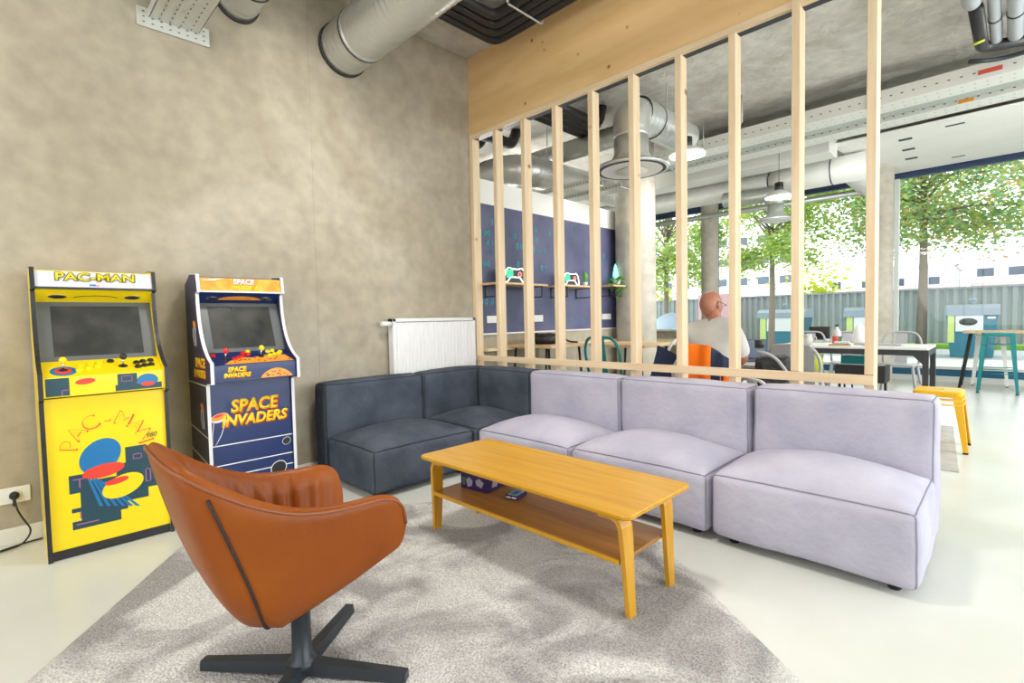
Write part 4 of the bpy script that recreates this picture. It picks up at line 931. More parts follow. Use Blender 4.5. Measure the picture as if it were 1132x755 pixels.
def controller(y, z, lab, s=1.0):
    t = empty('neon_sign', (.17, y, z)); tag(t, lab, 'neon sign')
    pts = [(-.14, .12), (-.10, .155), (-.05, .14), (.05, .14), (.10, .155), (.14, .12), (.165, .02), (.15, -.0), (.12, .0), (.07, .055), (-.07, .055), (-.12, .0), (-.15, .0), (-.165, .02)]
    P = bent([(0, p[0]*s, p[1]*s+.012) for p in pts+[pts[0]]], .02, 4)
    B().m('neonw').tube(P, .0065*s, 8).build('outline_tube', t, smooth=True)
    B().m('lampb').box(-.012, -.008, -.17*s, .17*s, .0, .165*s).build('backing', t)
    pt = [(0, -.07*s+.028*s*math.cos(a*math.pi/8), .10*s+.028*s*math.sin(a*math.pi/8)) for a in range(17)]; B().m('neong').tube(pt, .007*s, 6).box(-.007, -.004, -.12*s, -.03*s, .06*s, .14*s).build('stick_tube', t, smooth=False)
    pt = [(0, .07*s+.022*s*math.cos(a*math.pi/8), .10*s+.022*s*math.sin(a*math.pi/8)) for a in range(17)]; B().m('neonr').tube(pt, .007*s, 6).build('button_tube', t, smooth=True)
controller(.42, 1.48, 'glowing gamepad shaped neon sign on the left wall shelf', .95)
controller(1.33, 1.49, 'glowing gamepad shaped neon sign on the middle wall shelf', .85)
t = empty('potted_cactus', (.16, 1.60, 1.490)); tag(t, 'small green cactus on the middle wall shelf', 'plant')
B().m('pot').lathe((0, 0, 0), [(.022, 0), (.03, .05), (.026, .05)], 16).build('pot', t)
B().m('green').lathe((0, 0, .05), [(.016, 0), (.024, .04), (.024, .09), (.010, .12)], 12).lathe((0, .035, .09), [(.008, 0), (.014, .025), (.005, .05)], 8).build('stem', t, smooth=True)
t = empty('trailing_plant', (.18, 2.24, 1.520)); tag(t, 'trailing leafy plant on the shelf beside the column', 'plant')
B().m('pot').lathe((0, 0, 0), [(.035, 0), (.045, .07), (.04, .07)], 16).build('pot', t)
def leaves(b, fn, n, s, flat=.0):
    for i in range(n):
        c = fn(); a = random.random()*6.283; e = random.uniform(-1, 1); u = Vector((math.cos(a), math.sin(a), e*.5)).normalized(); v = u.cross(Vector((random.gauss(0, 1), random.gauss(0, 1), random.gauss(0, 1)))).normalized(); k = s*random.uniform(.6, 1.3)
        q = [b.bm.verts.new(c+u*(k*x)+v*(k*y)) for x, y in ((-.5, 0), (-.1, .32), (.5, 0), (-.1, -.32))]; b._f(q)
b = B().m('green'); leaves(b, lambda: Vector((random.gauss(0, .05), random.gauss(0, .05), .10-abs(random.gauss(0, .10)))), 160, .05); b.build('foliage', t, recalc=False)
t = empty('neon_sign', (.12, 2.30, 1.521)); tag(t, 'small cyan lit ornament above the trailing plant', 'neon sign')
B().m('neonc').lathe((0, 0, .0), [(.03, .0), (.035, .15), (.02, .24), (.004, .28)], 12).build('glow_body', t, smooth=True); B().m('lampb').lathe((0, 0, 0), [(.035, 0), (.035, .01)], 12).build('base', t)
for y, z, lab in ((.259, 1.127, 'white double socket low on the mural, leftmost of three'), (.899, 1.128, 'white double socket in the middle of the mural below the shelves'), (2.235, 1.135, 'white socket with a cable on the mural beside the column')):
    t = empty('wall_socket', (.014, y, z)); tag(t, lab, 'socket', 'mural sockets')
    B().m('socket').box(0, .010, -.10, .10, -.036, .036, bev=.003).build('cover_plate', t)
    B().m('white').box(.010, .012, -.085, -.01, -.026, .026).box(.010, .012, .01, .085, -.026, .026).build('socket_insert', t)

# ================================================================== CAFE FURNITURE
def cafe_table(x0_, x1_, y0_, y1_, z, lab, topm='board', legm='lampb', lr=.012, splay=.0, apron=0, th=.028):
    cx_, cy_ = (x0_+x1_)/2, (y0_+y1_)/2; t = empty('cafe_table', (cx_, cy_, 0)); tag(t, lab, 'table'); a, c_ = (x1_-x0_)/2, (y1_-y0_)/2
    b = B().m(topm); slab(b, rounded_rect(-a, a, -c_, c_, .015), z-th, z, .003); b.build('tabletop', t)
    for sx_ in (-1, 1):
        for sy_ in (-1, 1):
            if apron: B().m(legm).box(sx_*a-(.05 if sx_ > 0 else 0), sx_*a+(.05 if sx_ < 0 else 0), sy_*c_-(.05 if sy_ > 0 else 0), sy_*c_+(.05 if sy_ < 0 else 0), 0, z-th, bev=.003).build('leg', t)
            else: B().m(legm).tube([(sx_*(a-.02+splay), sy_*(c_-.03), 0), (sx_*(a-.08), sy_*(c_-.06), z-th)], lr, 10).build('leg', t)
    if apron:
        B().m(legm).box(-a+.05, a-.05, -c_, -c_+.03, z-th-apron, z-th).box(-a+.05, a-.05, c_-.03, c_, z-th-apron, z-th).box(-a, -a+.03, -c_+.05, c_-.05, z-th-apron, z-th).box(a-.03, a, -c_+.05, c_-.05, z-th-apron, z-th).build('apron', t)
        B().m(legm).prism([(a-.05, z-th-apron), (a-.13, z-th-apron), (a-.05, z-th-apron-.09)], (0, -c_, 0), (1, 0, 0), (0, 0, 1), (0, .03, 0)).build('corner_brace', t)
    return t
cafe_table(.02, .62, .42, 1.02, .865, 'wooden cafe table with a black bag on it below the mural', lr=.013)
cafe_table(.74, 1.36, .86, 1.46, .865, 'wooden cafe table behind the teal chair, in front of the thick column', legm='lampb', lr=.013)
cafe_table(1.60, 3.10, 3.60, 4.35, .735, 'long white topped table with dark steel frame holding the bottle', 'top', 'apron', apron=.06)
cafe_table(3.22, 4.40, 6.46, 6.86, .825, 'high bar table with pale wooden top and black legs by the right window', lr=.018, splay=.05, th=.035)
cafe_table(1.70, 2.22, 1.16, 1.75, .70, 'low table in front of the seated man', 'top', 'apron', apron=.05)
structure(mbox('trim_9', 'pine', .0, .10, .1, 3.2, .815, .84), 'pale wooden ledge on the wall below the mural')

def metal_chair(x, y, rz, m, lab, seatz=.42, backh=.80, w_=.20, solid=False, s=1.0):
    t = empty('metal_chair', (x, y, 0), rz); tag(t, lab, 'chair')          # faces +y locally
    b = B().m(m); slab(b, rounded_rect(-w_*.95, w_*.95, -w_*.9, w_*.95, .05), seatz-.02, seatz, .006); b.build('seat', t)
    for sx_ in (-1, 1):
        for sy_ in (-1, 1):
            B().m(m).tube([(sx_*(w_+.03), sy_*(w_+.02), 0), (sx_*(w_-.035), sy_*(w_-.04), seatz-.01)], [.013, .018], 8).build('leg', t)
    hoop = [(-w_+.02, -w_+.05, seatz-.01), (-w_-.005, -w_-.01, backh-.12), (-w_*.75, -w_-.03, backh-.01), (0, -w_-.045, backh), (w_*.75, -w_-.03, backh-.01), (w_+.005, -w_-.01, backh-.12), (w_-.02, -w_+.05, seatz-.01)]
    B().m(m).tube(bent(hoop, .09, 6), .013, 10).build('back_hoop', t, smooth=True)
    hw = w_*(.86 if solid else .30)
    rings = []
    for k in range(6):
        f_ = k/5; z = seatz+(backh-.005-seatz)*f_; yy = -w_+.02-.065*f_; hh = hw*(1-.05*f_ if not solid else (.9+.1*f_ if k < 5 else .82)); rings.append([Vector((-hh, yy+.004, z)), Vector((hh, yy+.004, z)), Vector((hh, yy-.003, z)), Vector((-hh, yy-.003, z))])
    B().m(m).ring_loft(rings, smooth=False).__class__
    b = B().m(m); b.ring_loft(rings, smooth=False); b.build('back_splat', t)
    for sx_ in (-1, 1): B().m(m).tube([(sx_*(w_+.01), -w_+.0, .2), (sx_*(w_+.01), w_, .2)], .008, 6).build('stretcher', t)
    return t
metal_chair(1.20, .66, R_(-8), 'teal', 'teal metal cafe chair by the wooden table in front of the column', seatz=.50, backh=.955)
metal_chair(1.42, 1.12, R_(75), 'whitem', 'white metal cafe chair right of the wooden table', seatz=.48, backh=.92)
metal_chair(2.46, 1.62, R_(-10), 'greym', 'grey metal tub chair with broad solid back between the right studs', seatz=.46, backh=.865, solid=True, w_=.21)
metal_chair(1.62, 4.75, R_(170), 'greym', 'grey metal chair at the window side of the long table, left one', seatz=.46, backh=.86)
metal_chair(2.15, 4.75, R_(190), 'greym', 'grey metal chair at the window side of the long table, behind the bottle', seatz=.46, backh=.86)
metal_chair(2.70, 4.75, R_(178), 'greym', 'grey metal chair at the window side of the long table, right one', seatz=.46, backh=.86)

def stool(x0_, x1_, y0_, y1_, z, m, lab, rungs=((.55,),), foot='foot'):
    cx_, cy_ = (x0_+x1_)/2, (y0_+y1_)/2; t = empty('metal_stool', (cx_, cy_, 0)); tag(t, lab, 'stool'); a, c_ = (x1_-x0_)/2, (y1_-y0_)/2
    ia, ic = a*.80, c_*.80
    b = B().m(m); slab(b, rounded_rect(-ia, ia, -ic, ic, .04), z-.045, z, .008); b.build('seat', t)
    b = B().m('hole'); b.prism(rounded_rect(-.035, .035, -.010, .010, .009, 3), (0, 0, z), (1, 0, 0), (0, 1, 0), (0, 0, .0008)); b.build('hand_hole', t)
    for sx_ in (-1, 1):
        for sy_ in (-1, 1):
            b = B().m(m); T0 = Vector((sx_*(ia-.004), sy_*(ic-.004), z-.03)); F0 = Vector((sx_*a, sy_*c_, .012)); rings = []
            for p, wd in ((F0, .030), (T0, .058)):
                rings.append([p, p+Vector((-sx_*wd, 0, 0)), p+Vector((-sx_*wd, -sy_*.006, 0)), p+Vector((-sx_*.006, -sy_*.006, 0)), p+Vector((-sx_*.006, -sy_*wd, 0)), p+Vector((0, -sy_*wd, 0))])
            b.ring_loft(rings, smooth=False); lg = b.build('leg', t)
            B().m(foot).box(min(F0.x, F0.x-sx_*.032), max(F0.x, F0.x-sx_*.032), min(F0.y, F0.y-sy_*.032), max(F0.y, F0.y-sy_*.032), 0, .014).build('rubber_foot', lg)
    for k in rungs:
        f_ = k; xx = a+(ia-a)*f_; yy = c_+(ic-c_)*f_; zz = z*f_
        b = B().m(m)
        for s in (-1, 1):
            b.tube([(-xx+.01, s*(yy-.008), zz), (xx-.01, s*(yy-.008), zz)], .006, 6).tube([(s*(xx-.008), -yy+.01, zz), (s*(xx-.008), yy-.01, zz)], .006, 6)
        b.build('cross_rungs', t)
    return t
stool(3.10, 3.49, 1.99, 2.40, .475, 'yelm', 'low yellow metal stool at the right end of the lilac sofa', rungs=(.86, .78))
stool(3.385, 3.80, 6.02, 6.44, .81, 'teal', 'tall teal metal bar stool in front of the high bar table', rungs=(.33, .40, .80))
stool(3.30, 3.70, 6.88, 7.14, .77, 'pale', 'tall pale metal bar stool behind the teal one under the bar table', rungs=(.33, .78))

# bag on left table
t = empty('black_bag', (.31, .72, .866)); tag(t, 'crumpled shiny black bag heaped on the wooden table below the mural', 'bag')
r = bmesh.new(); bmesh.ops.create_icosphere(r, subdivisions=4, radius=1)
for v in r.verts:
    p = v.co.copy(); k = 1+.16*noise.noise(p*3)+.08*noise.noise(p*8); v.co = Vector((p.x*.17*k, p.y*.20*k, max(0, (p.z*.5+.42)*.115*k)))
for f_ in r.faces: f_.smooth = True
b = B().m('bag'); b.add(r); b.build('bag_body', t)
B().m('bag').tube(bent([(-.05, .05, .08), (.02, .16, .10), (.10, .24, .01), (.2, .26, .008)], .05), .009, 8).build('strap', t, smooth=True)
# laptop, headphones, bottle, jug, board etc on tables
t = empty('laptop', (2.04, 1.52, .701), R_(-150)); tag(t, 'open laptop with dark blue grey lid on the low table right of the man', 'laptop')
B().m('lapt').box(-.15, .15, -.10, .10, 0, .014, bev=.003).build('keyboard_base', t)
B().m('lapt').box(-.15, .15, -.003, .003, 0, .19, bev=.001, T=Matrix.Translation((0, -.10, .012)) @ Matrix.Rotation(R_(-15), 4, 'X')).build('lid', t)
B().m('lcd').box(-.14, .14, .0035, .004, .012, .18, T=Matrix.Translation((0, -.10, .012)) @ Matrix.Rotation(R_(-15), 4, 'X')).build('display', t)
t = empty('milk_bottle', (2.22, 3.85, .736)); tag(t, 'clear bottle with red and green label standing on the long table', 'bottle')
B().m('bottle').lathe((0, 0, 0), [(.045, 0), (.05, .01), (.05, .13), (.044, .16), (.018, .20), (.016, .225)], 24).build('bottle_body', t, smooth=True)
b = B().m('lblr')
for k, m_ in ((0, 'lblr'), (1, 'lblg')):
    b.m(m_); a0, a1 = (-150, -60) if k == 0 else (-60, 30)
    P = [(.0515*math.cos(R_(a0+(a1-a0)*i/10)), .0515*math.sin(R_(a0+(a1-a0)*i/10))) for i in range(11)]; pin = [(p[0]*.97, p[1]*.97) for p in P[::-1]]
    b.prism(P+pin, (0, 0, .02), (1, 0, 0), (0, 1, 0), (0, 0, .085))
b.build('label_wrap', t)
B().m('lampb').lathe((0, 0, .222), [(.020, 0), (.020, .022)], 16).build('cap', t)
t = empty('cutting_board', (2.28, 3.70, .736), R_(10)); tag(t, 'small wooden board with a loaf on the long table beside the bottle', 'board')
B().m('cheese').box(-.11, .11, -.06, .06, 0, .016, bev=.003).build('board', t); B().m('bottle').box(-.06, .10, -.04, .04, .016, .05, bev=.015).build('wrapped_loaf', t)
t = empty('glass_jug', (1.93, 3.78, .736)); tag(t, 'glass jug with a curved handle left of the bottle on the long table', 'jug')
B().m('bottle').lathe((0, 0, 0), [(.04, 0), (.05, .01), (.055, .06), (.042, .11), (.046, .13), (.040, .13), (.035, .1), (.046, .06), (.042, .015)], 20).build('jug_body', t, smooth=True)
B().m('bottle').tube(bent([(.04, 0, .11), (.09, 0, .10), (.09, 0, .04), (.05, 0, .03)], .03), .006, 8).build('handle', t, smooth=True)
t = empty('plastic_bag', (2.42, 4.0, .736)); tag(t, 'tall translucent white bag standing right of the bottle', 'bag')
B().m('pot').lathe((0, 0, 0), [(.05, 0), (.075, .05), (.07, .13), (.045, .20), (.02, .25)], 14).build('bag_body', t, smooth=True)
t = empty('desk_monitor', (1.75, 5.05, 0)); tag(t, 'small black tablet screen seen before the fence, left of the bottle', 'screen')
cafe_table(1.45, 2.10, 4.98, 5.5, .74, 'small far table by the window carrying the black tablet', 'top', 'lampb', lr=.012)
B().m('lampb').box(-.13, .13, -.012, .012, .755, .93, bev=.004).build('screen_body', t); B().m('screen').box(-.12, .12, -.0135, -.012, .765, .92).build('display', t); B().m('lampb').box(-.06, .06, -.05, .05, .7405, .756).build('stand', t)
t = empty('lime_bag', (2.05, 3.30, 0)); tag(t, 'lime green bag hanging under the long table', 'bag')
B().m('lime').lathe((0, .28, .42), [(.02, 0), (.065, .04), (.07, .13), (.04, .22), (.015, .27)], 14).build('bag_body', t, smooth=True)
t.location = (2.06, 3.36, 0)
t = empty('storage_crate', (2.45, 4.0, 0)); tag(t, 'black crate of teal and white items under the long table', 'crate')
B().m('lampb').box(-.25, .25, -.16, .16, .30, .50, bev=.01).build('crate_body', t); B().m('teal').box(-.20, .14, -.10, .10, .50, .60, bev=.01).build('teal_box', t); B().m('pot').box(-.22, .22, -.12, .12, .495, .51, bev=.004).build('paper_sheet', t)
for sx_ in (-.23, .23): B().m('lampb').box(sx_-.012, sx_+.012, -.02, .02, 0, .30).build('leg', t)
t = empty('cable_coil', (2.62, 3.92, .736)); tag(t, 'folded grey cloth lying on the right end of the long table', 'cloth')
B().m('greym').box(-.16, .22, -.08, .06, 0, .016, bev=.007).build('cloth', t)
t.name = 'folded_cloth'

# ================================================================== SEATED MAN
def skin_mesh(name, m, verts, edges, radii, parent, root=0, sub=2):
    me = bpy.data.meshes.new(name); me.from_pydata(verts, edges, []); o = bpy.data.objects.new(name, me); COL.objects.link(o)
    sk = o.modifiers.new('s', 'SKIN'); sb = o.modifiers.new('d', 'SUBSURF'); sb.levels = sub; sb.render_levels = sub
    if not me.skin_vertices: 
        bpy.context.view_layer.objects.active = o
    lay = me.skin_vertices[0].data
    for i, r_ in enumerate(radii):
        rr = r_ if isinstance(r_, tuple) else (r_, r_); lay[i].radius = rr; lay[i].use_root = (i == root)
    dg = bpy.context.evaluated_depsgraph_get(); dg.update()
    m2 = bpy.data.meshes.new_from_object(o.evaluated_get(dg)); m2.name = name
    bpy.data.objects.remove(o); bpy.data.meshes.remove(me)
    m2.materials.clear(); m2.materials.append(MT[m])
    for p in m2.polygons: p.use_smooth = True; p.material_index = 0
    n = bpy.data.objects.new(name, m2); COL.objects.link(n); n.parent = parent; return n
man = empty('person', (2.06, .68, 0), R_(12)); tag(man, 'bald man in a light grey shirt seated with his back to us behind the partition', 'person')
# local: +y is the way he faces
V = [(0, 0, .50), (0, -.01, .66), (0, 0, .84), (0, .01, .97), (0, .03, 1.06), (0, .05, 1.11), (-.02, .065, 1.15), (-.03, .08, 1.19),
     (-.17, .02, 1.0), (-.23, .08, .78), (-.16, .30, .74), (-.10, .40, .745),
     (.17, .02, 1.0), (.198, .10, .78), (.15, .30, .74), (.11, .40, .745),
     (-.10, .06, .48), (-.12, .42, .48), (-.12, .44, .10), (-.12, .55, .045), (.10, .06, .48), (.12, .42, .48), (.12, .44, .10), (.12, .55, .045)]
E_ = [(0, 1), (1, 2), (2, 3), (3, 4), (4, 5), (5, 6), (6, 7), (3, 8), (8, 9), (9, 10), (10, 11), (3, 12), (12, 13), (13, 14), (14, 15), (0, 16), (16, 17), (17, 18), (18, 19), (0, 20), (20, 21), (21, 22), (22, 23)]
Rd = [(.14, .12), (.135, .105), (.15, .11), (.125, .09), (.06, .06), (.052, .055), (.05, .052), (.045, .05), .055, .044, .034, .026, .055, .044, .034, .026, .085, .065, .05, .04, .085, .065, .05, .04]
body = skin_mesh('body', 'skin', V, E_, Rd, man)
# head shape
r = bmesh.new(); bmesh.ops.create_icosphere(r, subdivisions=4, radius=1)
for v in r.verts:
    p = v.co.copy(); x, y, z = p
    s_ = 1.0-.18*max(0, -z)**1.2; v.co = Vector((x*.077*s_, (y*.098*(1-.12*max(0, -z)))+(.010 if y > 0 and z < 0 else 0), z*.112))
    if y > .75 and abs(x) < .25: v.co.y += .02*(1-abs(x)/.25)*max(0, 1-abs(z+.15)*3)
    if y > .6 and .15 < abs(x) < .55 and .0 < z < .3: v.co.y -= .006
for f_ in r.faces: f_.smooth = True
b = B().m('skin'); b.add(r)
for s_ in (-1, 1):
    q = bmesh.new(); bmesh.ops.create_icosphere(q, subdivisions=2, radius=1)
    for v in q.verts: v.co = Vector((s_*(.078+.010*v.co.x), -.004+.019*v.co.y-.004*v.co.z, -.008+.031*v.co.z))
    for f_ in q.faces: f_.smooth = True
    b.add(q)
hd = b.build('head', body); hd.location = (-.035, .085, 1.205); hd.rotation_euler = (R_(-14), R_(-4), R_(-28))
B().m('lampb').tube([(.080, .0, .018), (.076, .09, .012), (.02, .118, .010), (-.02, .118, .010), (-.076, .09, .012), (-.080, .0, .018)], .0022, 6).build('spectacles', hd)
B().m('lblr').tube([(-.02, .104, -.052), (0, .108, -.051), (.02, .104, -.052)], [.002, .004, .002], 6).build('mouth', hd)
V2 = [(0, -.005, .58), (0, -.015, .70), (0, -.01, .84), (0, .0, .97), (-.015, .04, 1.10), (-.15, .015, 1.02), (-.205, .06, .86), (-.22, .085, .79), (.14, .015, 1.02), (.185, .07, .86), (.20, .10, .79)]
skin_mesh('shirt', 'shirt', V2, [(0, 1), (1, 2), (2, 3), (3, 4), (3, 5), (5, 6), (6, 7), (3, 8), (8, 9), (9, 10)], [(.185, .125), (.175, .125), (.185, .13), (.14, .11), (.062, .060), (.068, .068), (.068, .068), (.062, .062), (.075, .075), (.068, .068), (.062, .062)], body)
V3 = [(0, .01, .56), (0, .0, .48), (-.10, .08, .485), (-.12, .42, .485), (-.12, .435, .14), (.10, .08, .485), (.12, .42, .485), (.12, .435, .14)]
skin_mesh('trousers', 'trouser', V3, [(0, 1), (1, 2), (2, 3), (3, 4), (1, 5), (5, 6), (6, 7)], [(.17, .13), (.16, .13), .105, .08, .065, .105, .08, .065], body)
for s_ in (-1, 1):                       # hands on the table: palm + five fingers
    hx, hy, hz = s_*.10, .41, .748
    V4 = [(hx, hy, hz), (hx-s_*.004, hy+.045, hz), (hx-s_*.006, hy+.075, hz+.002)]; E4 = [(0, 1), (1, 2)]; R4 = [(.020, .016), (.032, .012), (.030, .011)]
    for k, (dx, ln) in enumerate(((-.026, .060), (-.009, .070), (.009, .066), (.026, .052))):
        i = len(V4); V4 += [(hx+dx, hy+.085, hz+.004), (hx+dx*1.1, hy+.085+ln*.5, hz+.006), (hx+dx*1.1, hy+.085+ln, hz-.006)]; E4 += [(2, i), (i, i+1), (i+1, i+2)]; R4 += [.0085, .008, .0065]
    i = len(V4); V4 += [(hx-s_*.035, hy+.035, hz), (hx-s_*.055, hy+.07, hz-.004)]; E4 += [(0, i), (i, i+1)]; R4 += [.010, .008]
    skin_mesh('hand', 'skin', V4, E4, R4, body, 0, 1)
ac = metal_chair(2.05, .58, R_(12), 'greym', 'grey metal chair the man sits on, draped with his jacket', seatz=.44, backh=.83)
# jacket over chair back
t = empty('work_jacket', (2.10, .345, 0), R_(12)); tag(t, 'bright orange and navy work jacket hung over the chair behind the man', 'jacket')
def drape(m, x0_, x1_, zt, zb, y, name, seed, top_slope=0):
    b = B().m(m); nx, nz_ = 18, 14; F = []; K = []
    for j in range(nz_+1):
        ra_, rb_ = [], []
        for i in range(nx+1):
            u = i/nx; v = j/nz_; x = x0_+(x1_-x0_)*u; z = zt-top_slope*u+(zb-zt)*v; yy = y+.012*math.sin(u*11+seed+v)+.010*noise.noise(Vector((x*9, z*6, seed)))+.03*math.exp(-v*9)
            ra_.append(b.bm.verts.new((x, yy, z))); rb_.append(b.bm.verts.new((x, yy+.014, z)))
        F.append(ra_); K.append(rb_)
    for j in range(nz_):
        for i in range(nx):
            for g, q in ((F, 1), (K, -1)):
                f_ = b._f([g[j][i], g[j][i+1], g[j+1][i+1], g[j+1][i]][::q]); f_.smooth = True
    for j in range(nz_): b._f([F[j][0], F[j+1][0], K[j+1][0], K[j][0]]); b._f([F[j][nx], K[j][nx], K[j+1][nx], F[j+1][nx]])
    for i in range(nx): b._f([F[0][i], K[0][i], K[0][i+1], F[0][i+1]]); b._f([F[nz_][i], F[nz_][i+1], K[nz_][i+1], K[nz_][i]])
    return b.build(name, t)
drape('hivis', -.14, .085, .925, .50, -.055, 'orange_panel', 1, .02)
drape('navyf', .075, .22, .90, .52, -.045, 'navy_panel', 4, .10)
drape('hivis', .15, .24, .745, .50, -.065, 'orange_cuff', 6, .05)
B().m('wprint').box(-.13, -.118, -.0735, -.072, .77, .80).box(-.135, -.12, -.0735, -.072, .765, .795).box(-.11, -.10, -.0735, -.072, .765, .775).box(-.13, .05, -.0735, -.072, .742, .748).build('printed_mark', t)
# backpack and dark blue folder leaning
t = empty('backpack', (2.38, 1.05, 0), R_(20)); tag(t, 'black backpack propped on a chair right of the man', 'backpack')
b = B().m('bag'); b.box(-.13, .13, -.09, .09, .50, .80, bev=.05); b.build('bag_body', t); B().m('greym').tube(bent([(-.12, -.1, .84), (0, -.12, .80), (.10, -.12, .66), (.13, -.11, .52)], .1), .012, 8).build('strap', t, smooth=True)
B().m('bag').tube([(-.10, -.09, .86), (-.10, -.09, .92)], .035, 12).build('rolled_top', t); 
metal_chair(2.38, 1.05, R_(-30), 'whitem', 'pale metal chair under the black backpack', seatz=.49, backh=.62, w_=.17)
t = tag(B().m('navyf').prism([(-.11, 0), (.09, 0), (.13, .28), (-.02, .36)], (0, 0, 0), (.8, .6, 0), (0, 0, 1), (-.03, .04, 0)).build('document_folder', loc=(1.66, .60, .521)), 'dark blue folder bag between the white chair and the man', 'folder')
t.name = 'shoulder_bag'
mbox('bench_seat', 'pine', 1.50, 1.78, .45, .75, .49, .52)
bs = bpy.data.objects['bench_seat']; tag(bs, 'pale plank bench under the dark blue bag', 'bench')
for x in (1.53, 1.75):
    for y in (.48, .72): B().m('pine').box(x-.02, x+.02, y-.02, y+.02, 0, .49).build('leg', bs)
# small table-top clutter by the column window
# ================================================================== OUTSIDE
def ostr(o, l): return structure(o, l)
ostr(mbox('floor_outside_paving', 'kerb', -30, 30, 7.5, 12.6, -.12, -.02), 'pale paving outside')
ostr(mbox('floor_outside_road', 'road', -30, 30, 12.6, 45, -.14, -.03), 'grey ground outside')
gs = B().m('grass').box(-25, 25, 16.6, 17.6, -.03, .10); tag(gs.build('grass_strip'), 'strip of grass at the foot of the grey fence', 'grass', kind='stuff')
t = empty('corrugated_fence', (0, 17.8, 0)); tag(t, 'long grey corrugated metal fence outside the windows', 'fence')
b = B().m('fence'); pts = []
n = 0; x = -22.0
while x < 14: pts += [(x, 0), (x+.08, .0), (x+.11, .05), (x+.19, .05)]; x += .22
pl = pts+[(p[0], p[1]+.02) for p in pts[::-1]]
vsA = [b.bm.verts.new((p[0], p[1], -.03)) for p in pts]; vsB = [b.bm.verts.new((p[0], p[1], 1.82)) for p in pts]
for i in range(len(pts)-1): b._f([vsA[i], vsA[i+1], vsB[i+1], vsB[i]])
fo = b.build('panels', t); md = fo.modifiers.new('sol', 'SOLIDIFY'); md.thickness = .02
B().m('fence').box(-22, 14, -.02, .08, 1.80, 1.86).build('top_rail', t)
for x in (-10, -5, 0, 5): B().m('fence').box(x-.04, x+.04, .08, .16, -.03, 1.85).build('post', t)
def bin_(x0_, x1_, lab, hole=True):
    w_ = (x1_-x0_); t = empty('recycling_bin', ((x0_+x1_)/2, 13.3, -.02)); tag(t, lab, 'recycling bin', 'recycling bins outside'); a = w_/2
    B().m('binteal').prism([(-a*.82, 0), (a*.82, 0), (a, 1.05), (-a, 1.05)], (0, 0, 0), (1, 0, 0), (0, 0, 1), (0, .9, 0)).build('body', t)
    b = B().m('bingrey'); b.prism([(-.05, 1.02), (-.08, 1.18), (.1, 1.28), (.75, 1.28), (.95, 1.15), (.95, 1.02)], (-a*1.04, 0, 0), (0, 1, 0), (0, 0, 1), (w_*1.04, 0, 0)); b.build('hood', t)
    B().m('binw').box(-a*.62, a*.45, -.02, 0, .62, 1.02, bev=.008).build('front_plate', t)
    B().m('bingreen').box(-a*.93, -a*.66, -.015, 0, .35, 1.10).build('colour_strip', t)
    if hole: B().m('lampb').prism(ell(-.06, .86, .17, .09, 0), (0, -.028, 0), (1, 0, 0), (0, 0, 1), (0, .006, 0)).build('opening', t)
    B().m('wprint').box(a*.6, a*.9, -.008, 0, .93, .98).build('printed_mark', t)
    B().m('bingrey').tube([(0, .4, 1.27), (0, .4, 1.38)], .05, 10).lathe((0, .4, 1.36), [(.06, 0), (.08, .04), (.03, .10)], 10).build('lifting_eye', t)
bin_(2.56, 3.50, 'teal outdoor recycling bin with dark oval opening right of the end column')
bin_(.42, 1.50, 'teal outdoor recycling bin seen just left of the rightmost stud', False)
bin_(-1.86, -.60, 'teal outdoor recycling bin with yellow strip behind the grey tub chair', False)
t = tag(B().m('bingrey').lathe((-3.9, 11.6, -.02), [(.5, 0), (.52, .7), (.45, 1.05), (.2, 1.22), (.05, 1.25)], 20).build('bottle_bank', smooth=True), 'blue grey domed bottle bank outside the left window', 'bottle bank')
tag(mbox('hoarding_panel', 'pinkp', -5.2, -3.6, 16.4, 16.5, -.03, 1.95), 'pink hoarding panel in front of the fence beside a trunk', 'panel')
# buildings
def building(name, x0_, x1_, y, z1_, lab, rows, cols, wy=(.9,), m='bld', d=6, band=None, ww=.9, wh=.9):
    t = empty(name, ((x0_+x1_)/2, y, 0)); tag(t, lab, 'building'); a = (x1_-x0_)/2
    B().m(m).box(-a, a, 0, d, 0, z1_).build('wall', t)
    B().m('kerb').box(-a-.1, a+.1, -.1, d, z1_, z1_+.15).build('roof_edge', t)
    if band: B().m('bldp').box(-a, a, -.03, 0, 0, band).build('brick_band', t)
    for j in range(rows):
        for i in range(cols):
            x = -a+2*a*(i+.5)/cols; z = wy[0]+(z1_-wy[0])*(j+.5)/rows
            B().m('win').box(x-ww/2, x+ww/2, -.04, 0, z-wh/2, z+wh/2).build('window', t)
building('apartment_building', -34, -14, 62, 11.5, 'distant white apartment block with rows of dark windows', 4, 8, (1.5,), ww=1.3, wh=.9)
building('low_house', -4.5, 1.5, 32, 3.5, 'white low house with two square windows beyond the fence', 1, 4, (2.0,), band=2.4, ww=.45, wh=.4)
building('low_house', 2.0, 11, 36, 4.3, 'wide white house with pinkish base at the far right', 1, 7, (2.2,), band=2.7, ww=.7, wh=.45)
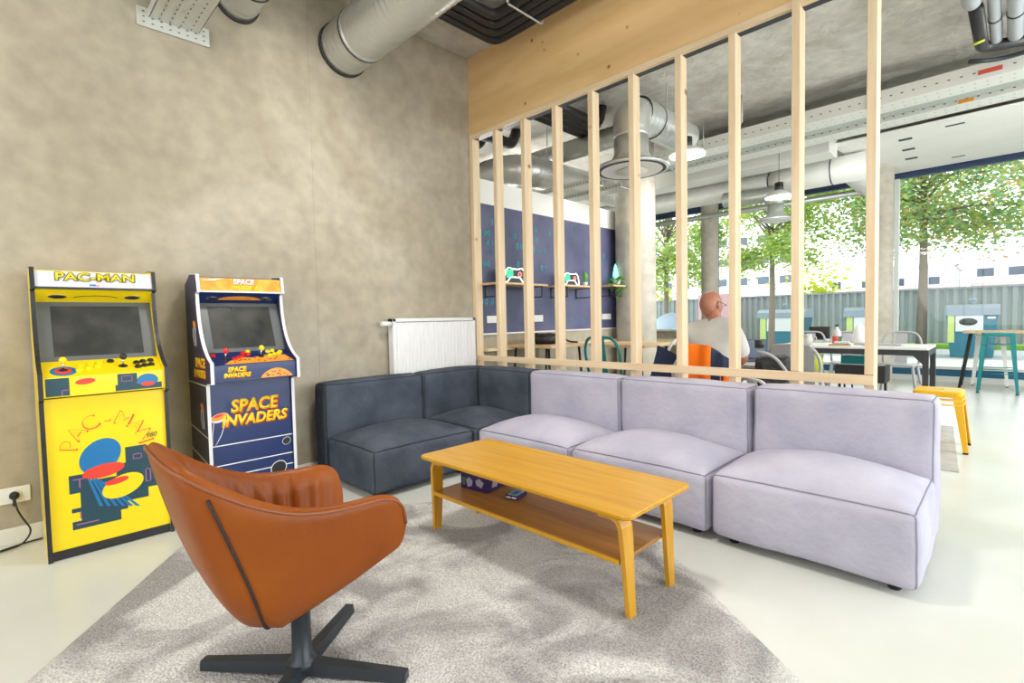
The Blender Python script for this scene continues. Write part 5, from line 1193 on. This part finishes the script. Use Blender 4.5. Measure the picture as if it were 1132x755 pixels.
# trees
def tree(x, y, h, r, zc, rz, n, m, lab, seed, lean=0, leaf=.17, trunk=.09):
    n = int(n*1.7); leaf *= .74
    random.seed(seed); t = empty('street_tree', (x, y, -.03)); tag(t, lab, 'tree')
    b = B().m('bark'); b.tube([(0, 0, 0), (.03, 0, zc*.45), (lean, .05, zc)], [trunk, trunk*.8, trunk*.5], 10)
    cl_ = []
    for k in range(34):
        a = random.random()*6.283; rr = r*random.uniform(.2, 1)**.6; zz = zc+rz*random.uniform(-.95, 1); f_ = math.sqrt(max(.05, 1-((zz-zc)/rz)**2*.8)); p = Vector((lean+math.cos(a)*rr*f_, math.sin(a)*rr*f_, zz)); cl_.append(p)
        s0 = Vector((lean*.7, .03, zc-rz*.75+(zz-zc+rz)*.3)); b.tube([s0, s0.lerp(p, .5)+Vector((0, 0, .12)), p], [trunk*.35, trunk*.22, .008], 5)
    b.build('trunk', t)
    b = B().m(m)
    def fn():
        c = random.choice(cl_); return c+Vector((random.gauss(0, 1), random.gauss(0, 1), random.gauss(0, .8)))*(r*.17)
    leaves(b, fn, n, leaf); b.build('foliage', t, recalc=False)
tree(-1.15, 12.2, 5, 1.5, 4.1, 1.6, 7500, 'leafa', 'yellow green street tree between the two right middle studs', 3, leaf=.15)
tree(-4.4, 12.2, 5, 1.8, 4.3, 2.1, 9000, 'leafa', 'green street tree seen right of the thick column', 5, leaf=.15)
tree(2.05, 13.6, 6, 2.5, 4.9, 1.9, 15000, 'leafb', 'broad green street tree with orange leaves behind the end column', 9, leaf=.15, trunk=.12)
tree(5.6, 12.4, 6, 2.6, 4.7, 1.7, 12000, 'leafb', 'green street tree at the right edge outside', 11, leaf=.15, trunk=.12)
tree(-7.6, 13.5, 5, 1.8, 4.2, 2.1, 7000, 'leafa', 'dense green street tree furthest left outside', 13, leaf=.16)
def bush(x, y, rx, rz, lab, seed):
    random.seed(seed); b = B().m('bush'); leaves(b, lambda: Vector((x+random.gauss(0, rx*.45), y+random.gauss(0, .4), abs(random.gauss(0, rz*.6)))), 2600, .24); tag(b.build('yellow_bush', recalc=False), lab, 'bush')
bush(-9.5, 19.5, 3.2, 2.2, 'yellow green bush over the fence left of the man', 4)
bush(-2.0, 20.5, 1.2, 2.0, 'yellow bush peeking over the fence near the bottle', 6)
